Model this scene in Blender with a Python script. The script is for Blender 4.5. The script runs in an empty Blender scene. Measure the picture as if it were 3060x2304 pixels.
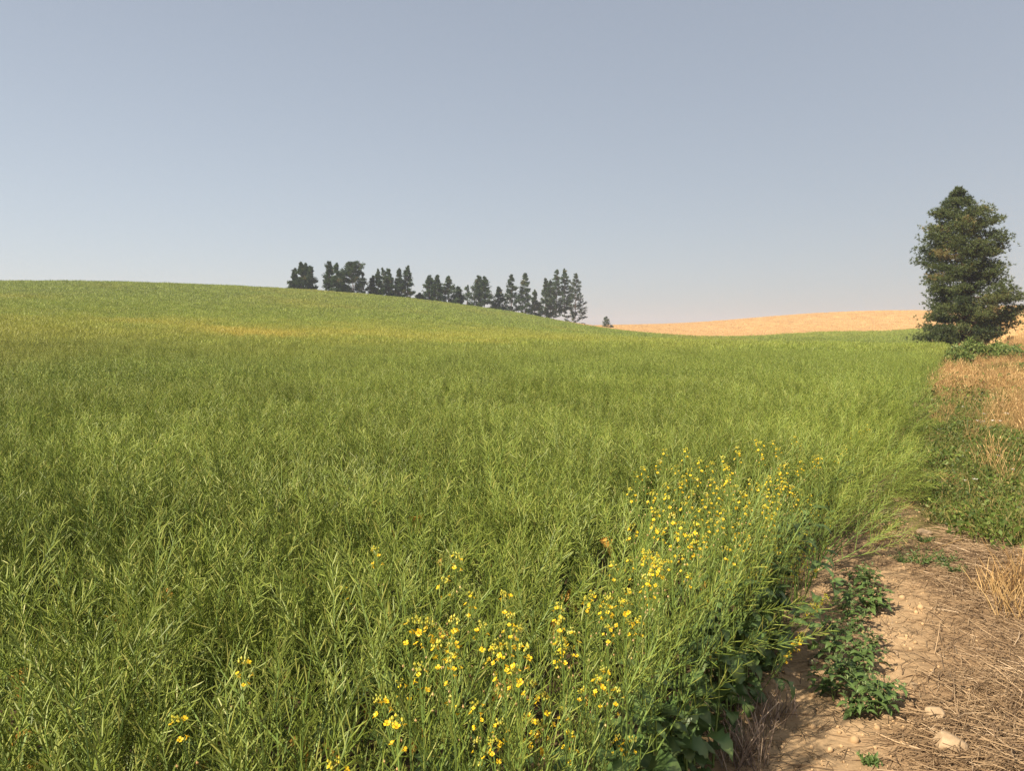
import bpy, math, random
import numpy as np
from mathutils import Vector, Matrix, Quaternion, Euler

S = bpy.context.scene
COL = S.collection
RAD = math.radians

# ------------------------------------------------------------------ camera
EYE = 1.7
F, CX, CY, HY = 769.0, 512.0, 386.0, 336.0        # focal length in px of a 1024 px wide frame, centre, eye level row
cam = bpy.data.cameras.new('camera'); cam.sensor_width = 36.0; cam.lens = 36.0 * F / 1024.0
cam.clip_start = 0.05; cam.clip_end = 6000
camo = bpy.data.objects.new('camera', cam); COL.objects.link(camo)
PITCH = math.atan((CY - HY) / F)
camo.location = (0, 0, EYE); camo.rotation_euler = (math.pi / 2 - PITCH, 0, 0)
S.camera = camo

# ------------------------------------------------------------------ sky, sun, exposure
SUN_EL, SUN_AZ = RAD(40), RAD(229)                 # azimuth clockwise from the viewing direction (+Y)
W = bpy.data.worlds.new('World'); S.world = W; W.use_nodes = True
nt = W.node_tree; bg = nt.nodes['Background']
sky = nt.nodes.new('ShaderNodeTexSky'); sky.sky_type = 'NISHITA'; sky.sun_disc = False
sky.sun_elevation = SUN_EL; sky.sun_rotation = -SUN_AZ                      # the node turns the other way round
sky.air_density = 1.0; sky.dust_density = 2.2; sky.ozone_density = 1.5; sky.altitude = 800
hs = nt.nodes.new('ShaderNodeHueSaturation'); hs.inputs['Saturation'].default_value = 0.86; hs.inputs['Value'].default_value = 1.06
nt.links.new(sky.outputs[0], hs.inputs['Color'])
gm = nt.nodes.new('ShaderNodeGamma'); gm.inputs['Gamma'].default_value = 0.46      # smoke evens the sky out
tn = nt.nodes.new('ShaderNodeMix'); tn.data_type = 'RGBA'; tn.blend_type = 'MULTIPLY'; tn.inputs[0].default_value = 1.0; tn.inputs[7].default_value = (1.03, 1.0, 1.0, 1)
nt.links.new(hs.outputs[0], tn.inputs[6]); nt.links.new(tn.outputs[2], gm.inputs['Color'])
nt.links.new(gm.outputs[0], bg.inputs['Color'])
bg.inputs['Strength'].default_value = 0.148
sl = bpy.data.lights.new('sun', 'SUN'); sl.energy = 5.0; sl.angle = RAD(0.7); sl.color = (1.0, 0.89, 0.73)
so = bpy.data.objects.new('sun', sl); COL.objects.link(so)
sdir = Vector((math.sin(SUN_AZ) * math.cos(SUN_EL), math.cos(SUN_AZ) * math.cos(SUN_EL), math.sin(SUN_EL)))
so.rotation_euler = sdir.to_track_quat('Z', 'Y').to_euler(); so.location = (-20, -12, 40)
S.view_settings.view_transform = 'Standard'; S.view_settings.look = 'None'
S.view_settings.exposure = 0.95; S.view_settings.gamma = 1.0
S.render.engine = 'CYCLES'
c = S.cycles
c.max_bounces = 6; c.diffuse_bounces = 3; c.glossy_bounces = 2; c.transmission_bounces = 4
c.transparent_max_bounces = 4; c.volume_bounces = 1
c.use_denoising = True; c.denoising_prefilter = 'NONE'
c.caustics_reflective = False; c.caustics_refractive = False

# ------------------------------------------------------------------ helpers
rng = np.random.default_rng(7)
random.seed(7)

def gs(X, Y, A, cx, cy, sx, sy, th=0.):
    c, s = math.cos(th), math.sin(th); dx = X - cx; dy = Y - cy
    u = (c * dx + s * dy) / sx; v = (-s * dx + c * dy) / sy
    return A * np.exp(-.5 * (u * u + v * v))

def sstep(a, b, x):
    t = np.clip((x - a) / (b - a), 0, 1); return t * t * (3 - 2 * t)

def edge(Y): return .575 * Y - .75
def offset(X, Y): return (X - edge(Y)) * .867      # metres to the right of the crop's edge

def waves(seed, lo, hi, n):
    r = np.random.default_rng(seed); a = r.uniform(0, 2 * math.pi, n)
    k = np.exp(r.uniform(math.log(lo), math.log(hi), n))
    return k * np.cos(a), k * np.sin(a), r.uniform(0, 6.28, n)
def wn(X, Y, wv, p=0.):
    X = np.asarray(X, float); Y = np.asarray(Y, float); o = np.zeros(np.broadcast(X, Y).shape)
    for kx, ky, ph in zip(*wv): o = o + np.sin(kx * X + ky * Y + ph)
    return o / math.sqrt(len(wv[0]))
WV_BIG = waves(1, .02, .12, 10); WV_MID = waves(2, .25, 1.2, 14); WV_SOIL = waves(3, 5, 16, 18); WV_CLOD = waves(4, 22, 60, 24)
WV_PATCH = waves(5, .8, 3.2, 14); WV_LODGE = waves(6, .5, 1.6, 8)

def height(X, Y):
    z = gs(X, Y, 13.32, -105.6, 199.1, 53., 77.1, -.46) + gs(X, Y, 6.34, -5.8, 275.9, 122.1, 32., 1.27) + gs(X, Y, 1.89, -56.3, 68., 73.4, 25.8, .95)
    z = z + gs(X, Y, -3.2, 70, 118, 34, 20, -.35)
    z = z + gs(X, Y, 1.85, 73, 182, 13, 20) + gs(X, Y, 3.6, 108, 172, 13, 30) + gs(X, Y, -1.3, 58, 222, 18, 30)
    z = z + gs(X, Y, 12.6, 270, 430, 85, 75) + gs(X, Y, 5.6, 165, 440, 60, 75) + gs(X, Y, 4., 60, 470, 70, 60) + gs(X, Y, 1.0, 185, 430, 45, 70)
    off = offset(X, Y)
    z = z + 1.3 * sstep(1, 7, off) * sstep(25, 65, Y) + 2.2 * sstep(6, 26, off) * sstep(55, 110, Y)
    return z
def micro(X, Y):
    near = sstep(14, 7, np.hypot(X, Y))
    w = wn(X, Y, WV_SOIL) * .009 + wn(X, Y, WV_CLOD) * .0045 * sstep(-.3, .6, wn(X, Y, WV_PATCH))
    return near * w
def ground(X, Y): return height(X, Y) + micro(X, Y)

def region(X, Y):                                   # 0 canola, 1 wheat, 2 verge
    off = offset(X, Y)
    yb = 178 + 45 * sstep(60, 20, X) + 70 * sstep(20, -20, X)
    k = np.where(Y > yb, 1, 0)
    return np.where(off > 0, np.where((Y > 62) & (off > 5.5) | (Y > 130), 1, 2), k)

def ray(px, py):
    d = Vector(((px - CX) / F, 1.0, -(py - CY) / F))
    d.rotate(Euler((-PITCH, 0, 0))); return d
def at_z(px, py, z):
    d = ray(px, py); t = (z - EYE) / d.z; return Vector((0, 0, EYE)) + d * t
def at_depth(px, py, Y):
    d = ray(px, py); return Vector((0, 0, EYE)) + d * (Y / d.y)
def on_ground(px, py):
    d = ray(px, py); t = 1.0
    while t < 900:
        p = Vector((0, 0, EYE)) + d * t
        if p.z <= float(ground(p.x, p.y)): break
        t += .02 + t * .003
    return p
def src(x, y): return x * 1024 / 3060., y * 1024 / 3060.   # full photo px -> frame px

class MB:
    """collects geometry with a per-vertex tint"""
    def __init__(s): s.v = []; s.f = []; s.t = []; s.n = 0
    def add(s, verts, faces, tint=.5):
        b = s.n; s.v.extend(verts); s.f.extend([tuple(b + i for i in q) for q in faces])
        s.t.extend([tint] * len(verts)); s.n += len(verts)
    def tube(s, pts, rad, sides=3, tint=.5, tip=True, cap=False):
        V = []; Fc = []; m = len(pts)
        for i, p in enumerate(pts):
            a = pts[min(i + 1, m - 1)] - pts[max(i - 1, 0)]
            if a.length < 1e-9: a = Vector((0, 0, 1))
            a.normalize(); u = a.cross(Vector((.31, .87, .38)))
            if u.length < .05: u = a.cross(Vector((1, 0, 0)))
            u.normalize(); w = a.cross(u)
            if i == m - 1 and tip: V.append(p); break
            for k in range(sides):
                an = 2 * math.pi * k / sides
                V.append(p + (u * math.cos(an) + w * math.sin(an)) * rad[i])
        for i in range(m - 1):
            for k in range(sides):
                k2 = (k + 1) % sides
                if i == m - 2 and tip: Fc.append((i * sides + k, i * sides + k2, (m - 1) * sides))
                else: Fc.append((i * sides + k, i * sides + k2, (i + 1) * sides + k2, (i + 1) * sides + k))
        if cap and not tip: Fc.append(tuple((m - 1) * sides + k for k in range(sides)))
        s.add(V, Fc, tint)
    def ribbon(s, pts, wid, side, tint=.5):
        V = []; Fc = []
        for p, w in zip(pts, wid): V += [p - side * w, p + side * w]
        for i in range(len(pts) - 1): Fc.append((2 * i, 2 * i + 1, 2 * i + 3, 2 * i + 2))
        s.add(V, Fc, tint)
    def mesh(s, name, mats, smooth=False, slots=None):
        me = bpy.data.meshes.new(name); me.from_pydata([tuple(p) for p in s.v], [], s.f)
        at = me.attributes.new('tint', 'FLOAT', 'POINT'); at.data.foreach_set('value', np.array(s.t, dtype=np.float32))
        for m in (mats if isinstance(mats, (list, tuple)) else [mats]): me.materials.append(m)
        if slots is not None: me.polygons.foreach_set('material_index', np.array(slots, dtype=np.int32))
        if smooth: me.polygons.foreach_set('use_smooth', [True] * len(me.polygons))
        me.update(); return me

def tri_mesh(name, V, tint, mat):
    """V (N,3,3) loose triangles"""
    n = len(V); me = bpy.data.meshes.new(name)
    me.vertices.add(n * 3); me.vertices.foreach_set('co', V.reshape(-1).astype(np.float32))
    me.loops.add(n * 3); me.loops.foreach_set('vertex_index', np.arange(n * 3, dtype=np.int32))
    me.polygons.add(n); me.polygons.foreach_set('loop_start', np.arange(0, n * 3, 3, dtype=np.int32))
    me.polygons.foreach_set('loop_total', np.full(n, 3, dtype=np.int32))
    at = me.attributes.new('tint', 'FLOAT', 'POINT'); at.data.foreach_set('value', np.repeat(tint, 3).astype(np.float32))
    me.materials.append(mat); me.update(calc_edges=True); return me

def link(name, data, parent=None, loc=(0, 0, 0), rot=None, scale=None):
    o = bpy.data.objects.new(name, data); COL.objects.link(o)
    o.location = loc
    if rot is not None:
        if isinstance(rot, Quaternion): o.rotation_mode = 'QUATERNION'; o.rotation_quaternion = rot
        else: o.rotation_euler = rot
    if scale is not None: o.scale = (scale,) * 3 if not hasattr(scale, '__len__') else scale
    if parent is not None: o.parent = parent
    return o
def tag(o, label=None, cat=None, group=None, kind=None):
    if label: o['label'] = label
    if cat: o['category'] = cat
    if group: o['group'] = group
    if kind: o['kind'] = kind
    return o
def empty(name, loc, rot=None, scale=None):
    o = link(name, None, None, loc, rot, scale); o.empty_display_size = .1; return o
def rv(r, s=1.0): return Vector((r.uniform(-s, s), r.uniform(-s, s), r.uniform(-s, s)))

# ------------------------------------------------------------------ materials
def nodes(name):
    m = bpy.data.materials.new(name); m.use_nodes = True
    t = m.node_tree; b = t.nodes['Principled BSDF']; return m, t, b
def N(t, kind, **kw):
    n = t.nodes.new(kind)
    for k, v in kw.items(): setattr(n, k, v)
    return n
def mixc(t, fac, a, b, mode='MIX'):
    n = N(t, 'ShaderNodeMix', data_type='RGBA', blend_type=mode)
    for sck, val in ((n.inputs[0], fac), (n.inputs[6], a), (n.inputs[7], b)):
        if isinstance(val, (int, float)): sck.default_value = val
        elif isinstance(val, tuple): sck.default_value = (*val, 1) if len(val) == 3 else val
        else: t.links.new(val, sck)
    return n.outputs[2]
def ramp(t, fac, stops):
    n = N(t, 'ShaderNodeValToRGB'); e = n.color_ramp.elements
    while len(e) < len(stops): e.new(.5)
    for el, (p, col) in zip(e, stops): el.position = p; el.color = (*col, 1)
    t.links.new(fac, n.inputs[0]); return n.outputs[0]
def maprange(t, v, a, b, lo=0., hi=1.):
    n = N(t, 'ShaderNodeMapRange'); n.interpolation_type = 'SMOOTHSTEP'
    n.inputs[1].default_value = a; n.inputs[2].default_value = b; n.inputs[3].default_value = lo; n.inputs[4].default_value = hi
    t.links.new(v, n.inputs[0]); return n.outputs[0]
def noise(t, scale, vec=None, detail=3., rough=.5):
    n = N(t, 'ShaderNodeTexNoise'); n.inputs['Scale'].default_value = scale; n.inputs['Detail'].default_value = detail
    n.inputs['Roughness'].default_value = rough
    if vec is not None: t.links.new(vec, n.inputs['Vector'])
    return n.outputs['Fac']
def vmul(t, vec, xyz):
    n = N(t, 'ShaderNodeVectorMath', operation='MULTIPLY'); t.links.new(vec, n.inputs[0]); n.inputs[1].default_value = xyz
    return n.outputs[0]
def leafy(t, b, col, transl=.25, rough=.55, tcol=None):
    b.inputs['Roughness'].default_value = rough
    b.inputs['Specular IOR Level'].default_value = .35
    t.links.new(col, b.inputs['Base Color'])
    tr = N(t, 'ShaderNodeBsdfTranslucent'); t.links.new(tcol or col, tr.inputs['Color'])
    mx = N(t, 'ShaderNodeMixShader'); mx.inputs[0].default_value = transl
    t.links.new(b.outputs[0], mx.inputs[1]); t.links.new(tr.outputs[0], mx.inputs[2])
    t.links.new(mx.outputs[0], t.nodes['Material Output'].inputs['Surface'])

def tint_fac(t): return N(t, 'ShaderNodeAttribute', attribute_name='tint').outputs['Fac']

def mat_leaf(name, stops, var=.25, transl=.25, rough=.55, hue_noise=None):
    m, t, b = nodes(name)
    col = ramp(t, tint_fac(t), stops)
    oi = N(t, 'ShaderNodeObjectInfo')
    v = maprange(t, oi.outputs['Random'], 0, 1, 1 - var, 1 + var)
    col = mixc(t, 1.0, col, v, 'MULTIPLY')
    leafy(t, b, col, transl, rough); return m

def mat_crop(name, stops, transl=.3):
    """canola green with the field's ripening patches: paler, yellower crop on thin ground, plus light painted on the far lobes"""
    m, t, b = nodes(name)
    oi = N(t, 'ShaderNodeObjectInfo'); loc = oi.outputs['Location']
    col = ramp(t, tint_fac(t), stops)
    big = noise(t, .035, vmul(t, loc, (1, .55, 0)), 3.0, .55)
    mid = noise(t, .45, vmul(t, loc, (1, 1, 0)), 3.0, .6)
    y = maprange(t, big, .47, .72, 0, .75)
    col = mixc(t, y, col, mixc(t, .7, col, (.34, .29, .055)))
    dk = maprange(t, mid, .35, .65, .80, 1.16)
    col = mixc(t, 1.0, col, dk, 'MULTIPLY')
    rnd = maprange(t, oi.outputs['Random'], 0, 1, .82, 1.16)
    col = mixc(t, 1.0, col, rnd, 'MULTIPLY')
    # thin, nearly ripe hillside streaks; the last two paint brighter light onto the far lobes
    blot = noise(t, .16, vmul(t, loc, (1, 1, 0)), 3.0, .6)
    OL, OR = (.36, .345, .06), (.50, .38, .075)
    for (px_, py_, rx, ry, a, pc) in ((-22., 42., 26., 30., .42, OL), (-26., 55., 22., 14., .22, OL), (-8., 66., 17., 20., .6, OL), (6., 84., 24., 30., .40, OL), (-27., 60., 6., 4., .28, OR), (-18., 54., 4.5, 5., .75, OR), (-11., 60., 9., 8., .22, OR), (72., 172., 22., 16., .5, (.34, .36, .075)), (104., 165., 14., 22., .4, (.30, .36, .07))):
        d = N(t, 'ShaderNodeVectorMath', operation='SUBTRACT'); t.links.new(loc, d.inputs[0]); d.inputs[1].default_value = (px_, py_, 0)
        d2 = vmul(t, d.outputs[0], (1 / rx, 1 / ry, 0))
        ln = N(t, 'ShaderNodeVectorMath', operation='LENGTH'); t.links.new(d2, ln.inputs[0])
        ad = N(t, 'ShaderNodeMath', operation='ADD'); t.links.new(ln.outputs['Value'], ad.inputs[0])
        nz = maprange(t, blot, .25, .75, -.5, .5); t.links.new(nz, ad.inputs[1])
        fc = maprange(t, ad.outputs[0], .15, 1.3, a, 0)
        col = mixc(t, fc, col, pc)
    leafy(t, b, col, transl, .5); return m

M_POD = mat_crop('canola_pod', [(0., (.14, .19, .025)), (.5, (.225, .282, .045)), (.85, (.31, .355, .074)), (1., (.38, .37, .09))])
M_STEM = mat_leaf('canola_stem', [(0., (.09, .145, .026)), (1., (.175, .245, .055))], .2, .05, .6)
M_LEAFC = mat_leaf('canola_leaf', [(0., (.045, .085, .022)), (.6, (.095, .155, .042)), (1., (.17, .22, .07))], .3, .25, .45)
M_LEAFY = mat_leaf('withered_leaf', [(0., (.30, .13, .03)), (1., (.62, .36, .06))], .3, .3, .6)
M_PETAL = mat_leaf('petal', [(0., (.75, .42, .015)), (1., (.90, .66, .02))], .1, .25, .5)
M_BUD = mat_leaf('bud', [(0., (.30, .34, .05)), (1., (.62, .52, .05))], .15, .15, .5)
M_FADED = mat_leaf('faded_petal', [(0., (.50, .30, .12)), (1., (.70, .52, .22))], .2, .2, .6)
M_STRAW = mat_leaf('straw', [(0., (.12, .075, .042)), (.35, (.28, .185, .10)), (.8, (.45, .315, .18)), (1., (.62, .46, .29))], .15, .1, .6)
M_GREYSTRAW = mat_leaf('stubble', [(0., (.12, .09, .07)), (.6, (.30, .22, .16)), (1., (.50, .38, .27))], .2, .05, .7)
M_DRY = mat_leaf('dry_grass', [(0., (.19, .105, .042)), (.5, (.37, .225, .085)), (1., (.55, .375, .16))], .25, .25, .6)
M_GRASS = mat_leaf('verge_green', [(0., (.034, .060, .010)), (.5, (.095, .140, .022)), (.82, (.175, .20, .040)), (1., (.32, .22, .09))], .3, .25, .55)
M_WEED = mat_leaf('goosefoot_leaf', [(0., (.050, .088, .022)), (.7, (.095, .150, .038)), (1., (.21, .26, .11))], .2, .22, .5)
M_WHEAT = mat_leaf('wheat', [(0., (.43, .265, .108)), (.5, (.54, .355, .15)), (1., (.64, .44, .20))], .12, .2, .6)
M_NEEDLE = mat_leaf('pine_needle', [(0., (.034, .052, .016)), (.6, (.078, .100, .027)), (.9, (.125, .135, .040)), (1., (.19, .14, .055))], .1, .12, .5)
M_NEEDLE_FAR = mat_leaf('pine_needle_ridge', [(0., (.022, .048, .016)), (.6, (.050, .086, .026)), (.92, (.088, .122, .038)), (1., (.15, .115, .05))], .15, .12, .5)
M_SHRUB = mat_leaf('shrub_leaf', [(0., (.05, .09, .02)), (.6, (.13, .18, .04)), (1., (.26, .27, .08))], .2, .25, .5)
M_DAISY = mat_leaf('daisy_petal', [(0., (.78, .76, .70)), (1., (.84, .82, .76))], .05, .2, .5)
M_DAISYC = mat_leaf('daisy_centre', [(0., (.62, .42, .05)), (1., (.70, .50, .06))], .05, .1, .6)

def mat_bark(name, a, b_):
    m, t, b = nodes(name)
    tc = N(t, 'ShaderNodeTexCoord'); v = vmul(t, tc.outputs['Object'], (6, 6, 1.6))
    n = noise(t, 1.5, v, 5, .65)
    t.links.new(ramp(t, n, [(.3, a), (.7, b_)]), b.inputs['Base Color']); b.inputs['Roughness'].default_value = .9
    bp = N(t, 'ShaderNodeBump'); bp.inputs['Strength'].default_value = .8; bp.inputs['Distance'].default_value = .05
    t.links.new(n, bp.inputs['Height']); t.links.new(bp.outputs[0], b.inputs['Normal']); return m
M_BARK = mat_bark('pine_bark', (.045, .030, .022), (.17, .10, .065))

def mat_ground():
    m, t, b = nodes('ground')
    tc = N(t, 'ShaderNodeTexCoord'); P = tc.outputs['Object']
    base = N(t, 'ShaderNodeAttribute', attribute_name='gcol').outputs['Color']
    soil = N(t, 'ShaderNodeAttribute', attribute_name='soil').outputs['Fac']
    n1 = noise(t, 3.0, P, 6, .6); n2 = noise(t, 28., P, 5, .65); n3 = noise(t, .08, P, 4, .6)
    col = mixc(t, 1.0, base, ramp(t, n1, [(.25, (.78, .76, .74)), (.75, (1.16, 1.14, 1.10))]), 'MULTIPLY')
    col = mixc(t, 1.0, col, ramp(t, n2, [(.25, (.80, .78, .76)), (.75, (1.15, 1.15, 1.14))]), 'MULTIPLY')
    col = mixc(t, 1.0, col, ramp(t, n3, [(.3, (.90, .90, .92)), (.7, (1.06, 1.05, 1.02))]), 'MULTIPLY')
    t.links.new(col, b.inputs['Base Color']); b.inputs['Roughness'].default_value = .95
    b.inputs['Specular IOR Level'].default_value = .1
    # crumbly crust: drying cracks between lumps
    wob = N(t, 'ShaderNodeTexNoise'); wob.inputs['Scale'].default_value = 14; t.links.new(P, wob.inputs['Vector'])
    va = N(t, 'ShaderNodeVectorMath', operation='MULTIPLY_ADD'); t.links.new(wob.outputs['Color'], va.inputs[0])
    va.inputs[1].default_value = (.10, .10, .10); t.links.new(P, va.inputs[2])
    vo = N(t, 'ShaderNodeTexVoronoi', feature='DISTANCE_TO_EDGE'); vo.inputs['Scale'].default_value = 17
    t.links.new(va.outputs[0], vo.inputs['Vector'])
    cr = maprange(t, vo.outputs['Distance'], 0, .10)
    gate = maprange(t, noise(t, 5., P, 2), .45, .62)
    c1 = N(t, 'ShaderNodeMath', operation='MULTIPLY'); t.links.new(cr, c1.inputs[0]); t.links.new(gate, c1.inputs[1])
    h = N(t, 'ShaderNodeMath', operation='MULTIPLY_ADD'); t.links.new(n2, h.inputs[0]); h.inputs[1].default_value = .9; t.links.new(c1.outputs[0], h.inputs[2])
    h2 = N(t, 'ShaderNodeMath', operation='MULTIPLY'); t.links.new(h.outputs[0], h2.inputs[0]); t.links.new(soil, h2.inputs[1])
    bp = N(t, 'ShaderNodeBump'); bp.inputs['Strength'].default_value = .9; bp.inputs['Distance'].default_value = .012
    t.links.new(h2.outputs[0], bp.inputs['Height']); t.links.new(bp.outputs[0], b.inputs['Normal']); return m
M_GROUND = mat_ground()

def mat_stone():
    m, t, b = nodes('stone')
    tc = N(t, 'ShaderNodeTexCoord'); n = noise(t, 30, tc.outputs['Object'], 6, .65)
    oi = N(t, 'ShaderNodeObjectInfo'); v = maprange(t, oi.outputs['Random'], 0, 1, .85, 1.15)
    col = mixc(t, 1.0, ramp(t, n, [(.3, (.26, .18, .10)), (.7, (.40, .285, .17))]), v, 'MULTIPLY')
    t.links.new(col, b.inputs['Base Color']); b.inputs['Roughness'].default_value = .95
    bp = N(t, 'ShaderNodeBump'); bp.inputs['Strength'].default_value = .6; bp.inputs['Distance'].default_value = .006
    t.links.new(n, bp.inputs['Height']); t.links.new(bp.outputs[0], b.inputs['Normal']); return m
M_STONE = mat_stone()

# ------------------------------------------------------------------ ground
def axis_lines(segs):
    out = [segs[0][0]]
    for a, b, step in segs:
        n = max(1, int(round((b - a) / step))); out += list(np.linspace(a, b, n + 1)[1:])
    return np.array(out)
def dry_prob(off, Y):
    return np.clip(sstep(17, 24, Y) + sstep(1.0, 2.0, off) * sstep(11, 15, Y) + .03, 0, 1)
def build_ground():
    xs = axis_lines([(-1200, -400, 50), (-400, -120, 10), (-120, -30, 4), (-30, -4, 1), (-4, .4, .15), (.4, 4.2, .028), (4.2, 9, .1),
                     (9, 40, .8), (40, 160, 3.5), (160, 420, 9), (420, 1300, 55)])
    ys = axis_lines([(-300, -20, 40), (-20, 0, 2), (0, 2.4, .2), (2.4, 7.5, .032), (7.5, 16, .12), (16, 50, .8), (50, 280, 3.5), (280, 560, 9), (560, 1500, 60)])
    X, Y = np.meshgrid(xs, ys); Z = ground(X, Y)
    k = region(X, Y); off = offset(X, Y); d = np.hypot(X, Y)
    n = wn(X, Y, WV_PATCH) * .25
    colr = np.zeros(X.shape + (4,)); colr[..., 3] = 1
    def put(mask, cc): colr[..., :3] = np.where(mask[..., None] if mask.dtype == bool else mask[..., None] > .5, cc, colr[..., :3])
    def blend(w, cc): colr[..., :3] = colr[..., :3] * (1 - w[..., None]) + np.array(cc) * w[..., None]
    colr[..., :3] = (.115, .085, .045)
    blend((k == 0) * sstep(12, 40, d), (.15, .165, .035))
    soil = (.40, .28, .16); v = (k == 2)
    blend(((off > -.25) & (Y < 75)).astype(float) * sstep(-.25, .0, off + n * .3), soil)
    blend(v * sstep(.35, .75, off + n * .5) * sstep(7, 5.6, Y), (.27, .18, .10))
    blend(v * sstep(5.6, 6.6, Y + n * 2) * sstep(.1, .5, off + n * .5 + .35 * sstep(8, 12, Y)), (.10, .10, .028))
    dp = dry_prob(off, Y)
    blend(v * sstep(.3, .8, dp + n * .6) * sstep(7, 10, Y), (.34, .19, .075))
    blend((k == 1).astype(float), (.54, .35, .15))
    me = bpy.data.meshes.new('ground'); nx, ny = len(xs), len(ys)
    V = np.stack([X, Y, Z], -1).reshape(-1, 3)
    i = np.arange(nx * ny).reshape(ny, nx)
    Q = np.stack([i[:-1, :-1], i[:-1, 1:], i[1:, 1:], i[1:, :-1]], -1).reshape(-1, 4)
    me.vertices.add(len(V)); me.vertices.foreach_set('co', V.reshape(-1).astype(np.float32))
    me.loops.add(Q.size); me.loops.foreach_set('vertex_index', Q.reshape(-1).astype(np.int32))
    me.polygons.add(len(Q)); me.polygons.foreach_set('loop_start', np.arange(0, Q.size, 4, dtype=np.int32))
    me.polygons.foreach_set('loop_total', np.full(len(Q), 4, dtype=np.int32))
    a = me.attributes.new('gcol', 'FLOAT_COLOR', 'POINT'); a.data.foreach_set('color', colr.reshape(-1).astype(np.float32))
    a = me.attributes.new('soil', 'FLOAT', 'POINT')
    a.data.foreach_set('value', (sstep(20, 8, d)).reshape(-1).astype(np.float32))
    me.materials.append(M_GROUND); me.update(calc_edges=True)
    me.polygons.foreach_set('use_smooth', np.ones(len(Q), dtype=bool))
    tag(link('ground', me), kind='structure')
build_ground()

# ------------------------------------------------------------------ scatter (mass vegetation only)
def scatter(name, pts, rots, scl, idx, protos):
    cl = bpy.data.collections.new(name + '_kinds')
    for i, me in enumerate(protos): cl.objects.link(bpy.data.objects.new('%s_kind_%02d' % (name, i), me))
    me = bpy.data.meshes.new(name); n = len(pts)
    me.vertices.add(n); me.vertices.foreach_set('co', np.asarray(pts, dtype=np.float32).reshape(-1))
    me.attributes.new('rot', 'FLOAT_VECTOR', 'POINT').data.foreach_set('vector', np.asarray(rots, dtype=np.float32).reshape(-1))
    me.attributes.new('scl', 'FLOAT', 'POINT').data.foreach_set('value', np.asarray(scl, dtype=np.float32))
    me.attributes.new('idx', 'INT', 'POINT').data.foreach_set('value', np.asarray(idx, dtype=np.int32))
    me.update()
    o = link(name, me)
    g = bpy.data.node_groups.new(name, 'GeometryNodeTree')
    g.interface.new_socket('Geometry', in_out='INPUT', socket_type='NodeSocketGeometry')
    g.interface.new_socket('Geometry', in_out='OUTPUT', socket_type='NodeSocketGeometry')
    gi = g.nodes.new('NodeGroupInput'); go = g.nodes.new('NodeGroupOutput')
    ip = g.nodes.new('GeometryNodeInstanceOnPoints'); ci = g.nodes.new('GeometryNodeCollectionInfo')
    ci.inputs['Collection'].default_value = cl; ci.inputs['Separate Children'].default_value = True; ci.inputs['Reset Children'].default_value = True
    ip.inputs['Pick Instance'].default_value = True
    def na(nm, ty):
        x = g.nodes.new('GeometryNodeInputNamedAttribute'); x.data_type = ty; x.inputs['Name'].default_value = nm
        return [s for s in x.outputs if s.enabled and s.name == 'Attribute'][0]
    L = g.links.new
    L(gi.outputs[0], ip.inputs['Points']); L(ci.outputs[0], ip.inputs['Instance'])
    L(na('idx', 'INT'), ip.inputs['Instance Index']); L(na('rot', 'FLOAT_VECTOR'), ip.inputs['Rotation']); L(na('scl', 'FLOAT'), ip.inputs['Scale'])
    L(ip.outputs[0], go.inputs[0])
    md = o.modifiers.new('scatter', 'NODES'); md.node_group = g
    return o

def sample_area(n, d0, d1, test, amax=41):
    """points spread evenly over the ring d0..d1 in front of the camera, kept where test is true"""
    a = np.radians(rng.uniform(-amax, amax, n)); d = np.sqrt(rng.uniform(d0 * d0, d1 * d1, n))
    X = d * np.sin(a); Y = d * np.cos(a); ok = test(X, Y) & (Y > .2)
    return X[ok], Y[ok]
def ring_n(d0, d1, dens, amax=41): return int(dens * math.radians(2 * amax) * .5 * (d1 * d1 - d0 * d0))

# ------------------------------------------------------------------ canola
UP = Vector((0, 0, 1))
def pod(mb, p, d, L, r, g, full=True):
    d = d.normalized(); tint = g.uniform(0, 1)
    side = d.cross(UP); bend = (UP * .5 + d * .2 + rv(g, .45)) * L * .28
    if full:
        a = p + d * .012
        mb.tube([p, a, a + d * L * .36 + bend * .13, a + d * L * .72 + bend * .52, a + d * L + bend], [.0007, r * .8, r, r * .85, .0004], 3, tint)
    else:
        mb.tube([p, p + d * L * .5 + bend * .2, p + d * L + bend], [r * .6, r, 0], 3, tint)
def arc(g, p0, d0, L, up, n):
    pts = [p0.copy()]; d = d0.normalized(); p = p0.copy()
    for i in range(n):
        d = (d + UP * up / n + rv(g, .10)).normalized(); p = p + d * (L / n); pts.append(p.copy())
    return pts
def along(pts, t):
    x = t * (len(pts) - 1); i = min(int(x), len(pts) - 2); u = x - i
    return pts[i].lerp(pts[i + 1], u), (pts[i + 1] - pts[i]).normalized()
def raceme(mb, pts, t0, n, g, L0, r, full):
    ph = g.uniform(0, 6)
    for i in range(n):
        t = t0 + (1 - t0) * (i + .5) / n; p, a = along(pts, t)
        ph += 2.4; u = a.cross(Vector((.3, .8, .5))).normalized(); w = a.cross(u)
        rad = u * math.cos(ph) + w * math.sin(ph)
        pod(mb, p, a * g.uniform(.6, 1.15) + rad * g.uniform(.5, .95), L0 * g.uniform(.65, 1.15) * (1 - .35 * (t > .88)), r, g, full)
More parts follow.
